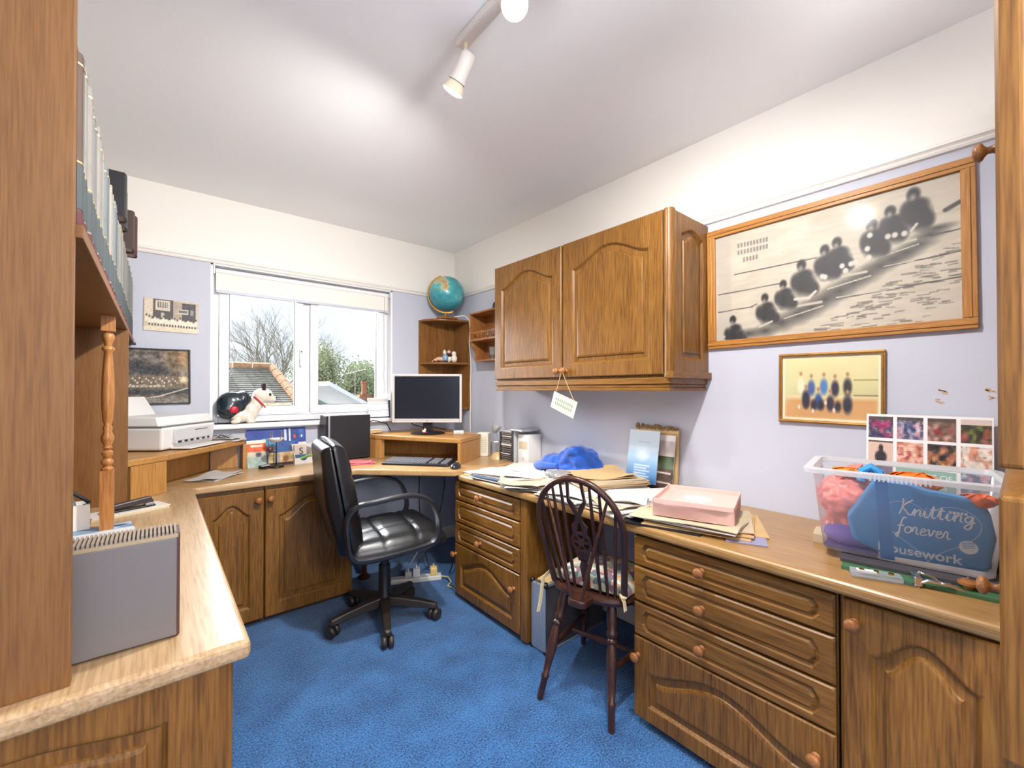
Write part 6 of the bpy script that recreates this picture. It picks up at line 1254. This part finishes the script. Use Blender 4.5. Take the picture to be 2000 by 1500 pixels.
def hedge(label, c, s, seed, mat):
    t = thing('hedge', label, 'hedge', c); mb = MB(); rr = random.Random(seed)
    for k in range(2600):
        u, v = rr.uniform(0, 2 * PI), rr.uniform(-.2, 1); p = Vector((s[0] * rr.uniform(-1, 1), s[1] * rr.uniform(-1, 1), s[2] * (max(0, v) ** .5) * (.8 + .2 * math.sin(u * 3)))); a = Vector((rr.uniform(-1, 1), rr.uniform(-1, 1), rr.uniform(-1, 1))).normalized() * .14; b = a.cross(Vector((rr.uniform(-1, 1), rr.uniform(-1, 1), 1))).normalized() * .09; mb.add([p - a, p + b, p + a, p - b], [(0, 1, 2, 3)])
    q = mb.build('foliage', mat, t); q['kind'] = 'stuff'; mb = MB(); mb.ball((0, 0, s[2] * .45), (s[0] * .95, s[1] * .9, s[2] * .45), 20, 10); mb.build('core', m_hdg2, t, smooth=True)
m_hdg = plain('olive_hedge', rgb(158, 160, 118), .9, noise=.3, nscale=2); m_hdg2 = plain('dark_olive', rgb(128, 132, 104), .95)
hedge('olive hedge below the green tree in the right pane', (6.4, 16.2, GZ), (1.6, .8, 4.2), 2, m_hdg)
hedge('dull green hedge beyond the chimney', (12.0, 24.0, GZ), (3.4, 1.2, 4.4), 3, m_hdg2)
o = thing('parked_car', 'white car roof half hidden beyond the hedge by the chimney', 'car', (4.55, 13.0, GZ + 3.75)); mb = MB(); mb.ball((0, 0, .22), (.42, .5, .16), 18, 10); mb.build('roof_shell', m_white, o, smooth=True); MB().box(-.38, .38, -.45, .45, .02, .2).build('windows', m_black, o, bevel=.05)
MB().box(3.6, 5.0, 12.3, 13.6, GZ, GZ + 3.74).build('parking_bank', m_hdg, o, world=True)
struct(MB().box(-60, 90, 4.0, 120, GZ - .2, GZ).build('ground', plain('grass_ground', rgb(104, 116, 76), .95, noise=.2, nscale=.3)))
mb = MB(); n = 30
vs = [(-60 + 160 * i / n, 118, GZ) for i in range(n + 1)] + [(-60 + 160 * i / n, 119, .9 + 2.2 * math.sin(i * .5) * .4 + .6 * math.sin(i * 1.7)) for i in range(n + 1)] + [(-60 + 160 * i / n, 126, GZ) for i in range(n + 1)]
fs = [(r_ * (n + 1) + i, r_ * (n + 1) + i + 1, (r_ + 1) * (n + 1) + i + 1, (r_ + 1) * (n + 1) + i) for r_ in range(2) for i in range(n)]
mb.add(vs, fs); struct(mb.build('hills', plain('hazy_hills', rgb(150, 160, 164), .95)))
FILL_STRENGTH = 23.0  # glow strength of the added fill globe behind the camera
# ------------------------------------------------------------------ ceiling track with spot lamps
tr = thing('spotlight_track', 'white ceiling track with spotlights in the middle of the room', 'ceiling light', (.772, .86, ZC))
m_tr = plain('track_white', rgb(226, 220, 212), .4); m_bulb = plain('lit_bulb', (1, 1, 1, 1), .3, emit=(1, .96, .9, 1), es=14.0)
MB().box(.752, .792, .50, 1.195, ZC - .030, ZC - .001).build('bar', m_tr, tr, world=True, bevel=.006)
def spot(y, head_c, d, energy, size):
    d = Vector(d).normalized(); c = Vector(head_c); j = Vector((.772, y, ZC - .030))
    mb = MB(); mb.tube([j, j + Vector((0, 0, -.03)), c - d * .045], .007, 8); st = mb.build('swivel_arm', plain('arm_beige', rgb(222, 206, 176), .4), tr, world=True, smooth=True)
    mb = MB(); mb.lathe([(.010, -.060), (.020, -.056), (.024, -.045), (.024, .020), (.028, .030), (.026, .030), (.020, .012)], c, d, 22); hd = mb.build('spot_head', m_tr, tr, world=True, smooth=True)
    mb = MB(); mb.lathe([(.014, .012), (.020, .024), (.033, .052), (.036, .060), (.034, .061)], c, d, 24); mb.build('reflector', plain('bulb_reflector', rgb(236, 222, 196), .2), hd, world=True, smooth=True)
    mb = MB(); mb.lathe([(.034, .0605), (.030, .066), (.016, .070), (.001, .071)], c, d, 24); mb.build('bulb', m_bulb, hd, world=True, smooth=True)
    p = c + d * .085; lamp('spot_lamp', 'SPOT', p, energy, (1.0, .975, .935), d, spot_size=R(size), spot_blend=1.0, shadow_soft_size=.035)
spot(1.165, (.752, 1.160, 2.265), (-.14, .62, -.77), 76, 172)
spot(.930, (.742, .880, 2.270), (-.60, -.70, -.62), 30, 150)
spot(.560, (.800, .560, 2.270), (.62, .25, -.70), 48, 140)
# unseen glowing globe added behind the camera to brighten the room and ceiling
pn = thing('added_fill_globe', 'large round glowing globe added behind the camera as fill light', 'added fill light', (.60, -.9, ZC))
MB().lathe([(.05, 0), (.05, -.02), (.004, -.03), (.004, -.58), (.02, -.59), (.02, -.62)], (0, 0, 0), (0, 0, 1), 16).build('fill_globe_hanger', m_tr, pn, smooth=True)
MB().ball((0, 0, -.84), .25, 32, 20).build('fill_globe', plain('fill_glow', (1, 1, 1, 1), .3, emit=(1, .98, .96, 1), es=FILL_STRENGTH), pn, smooth=True)
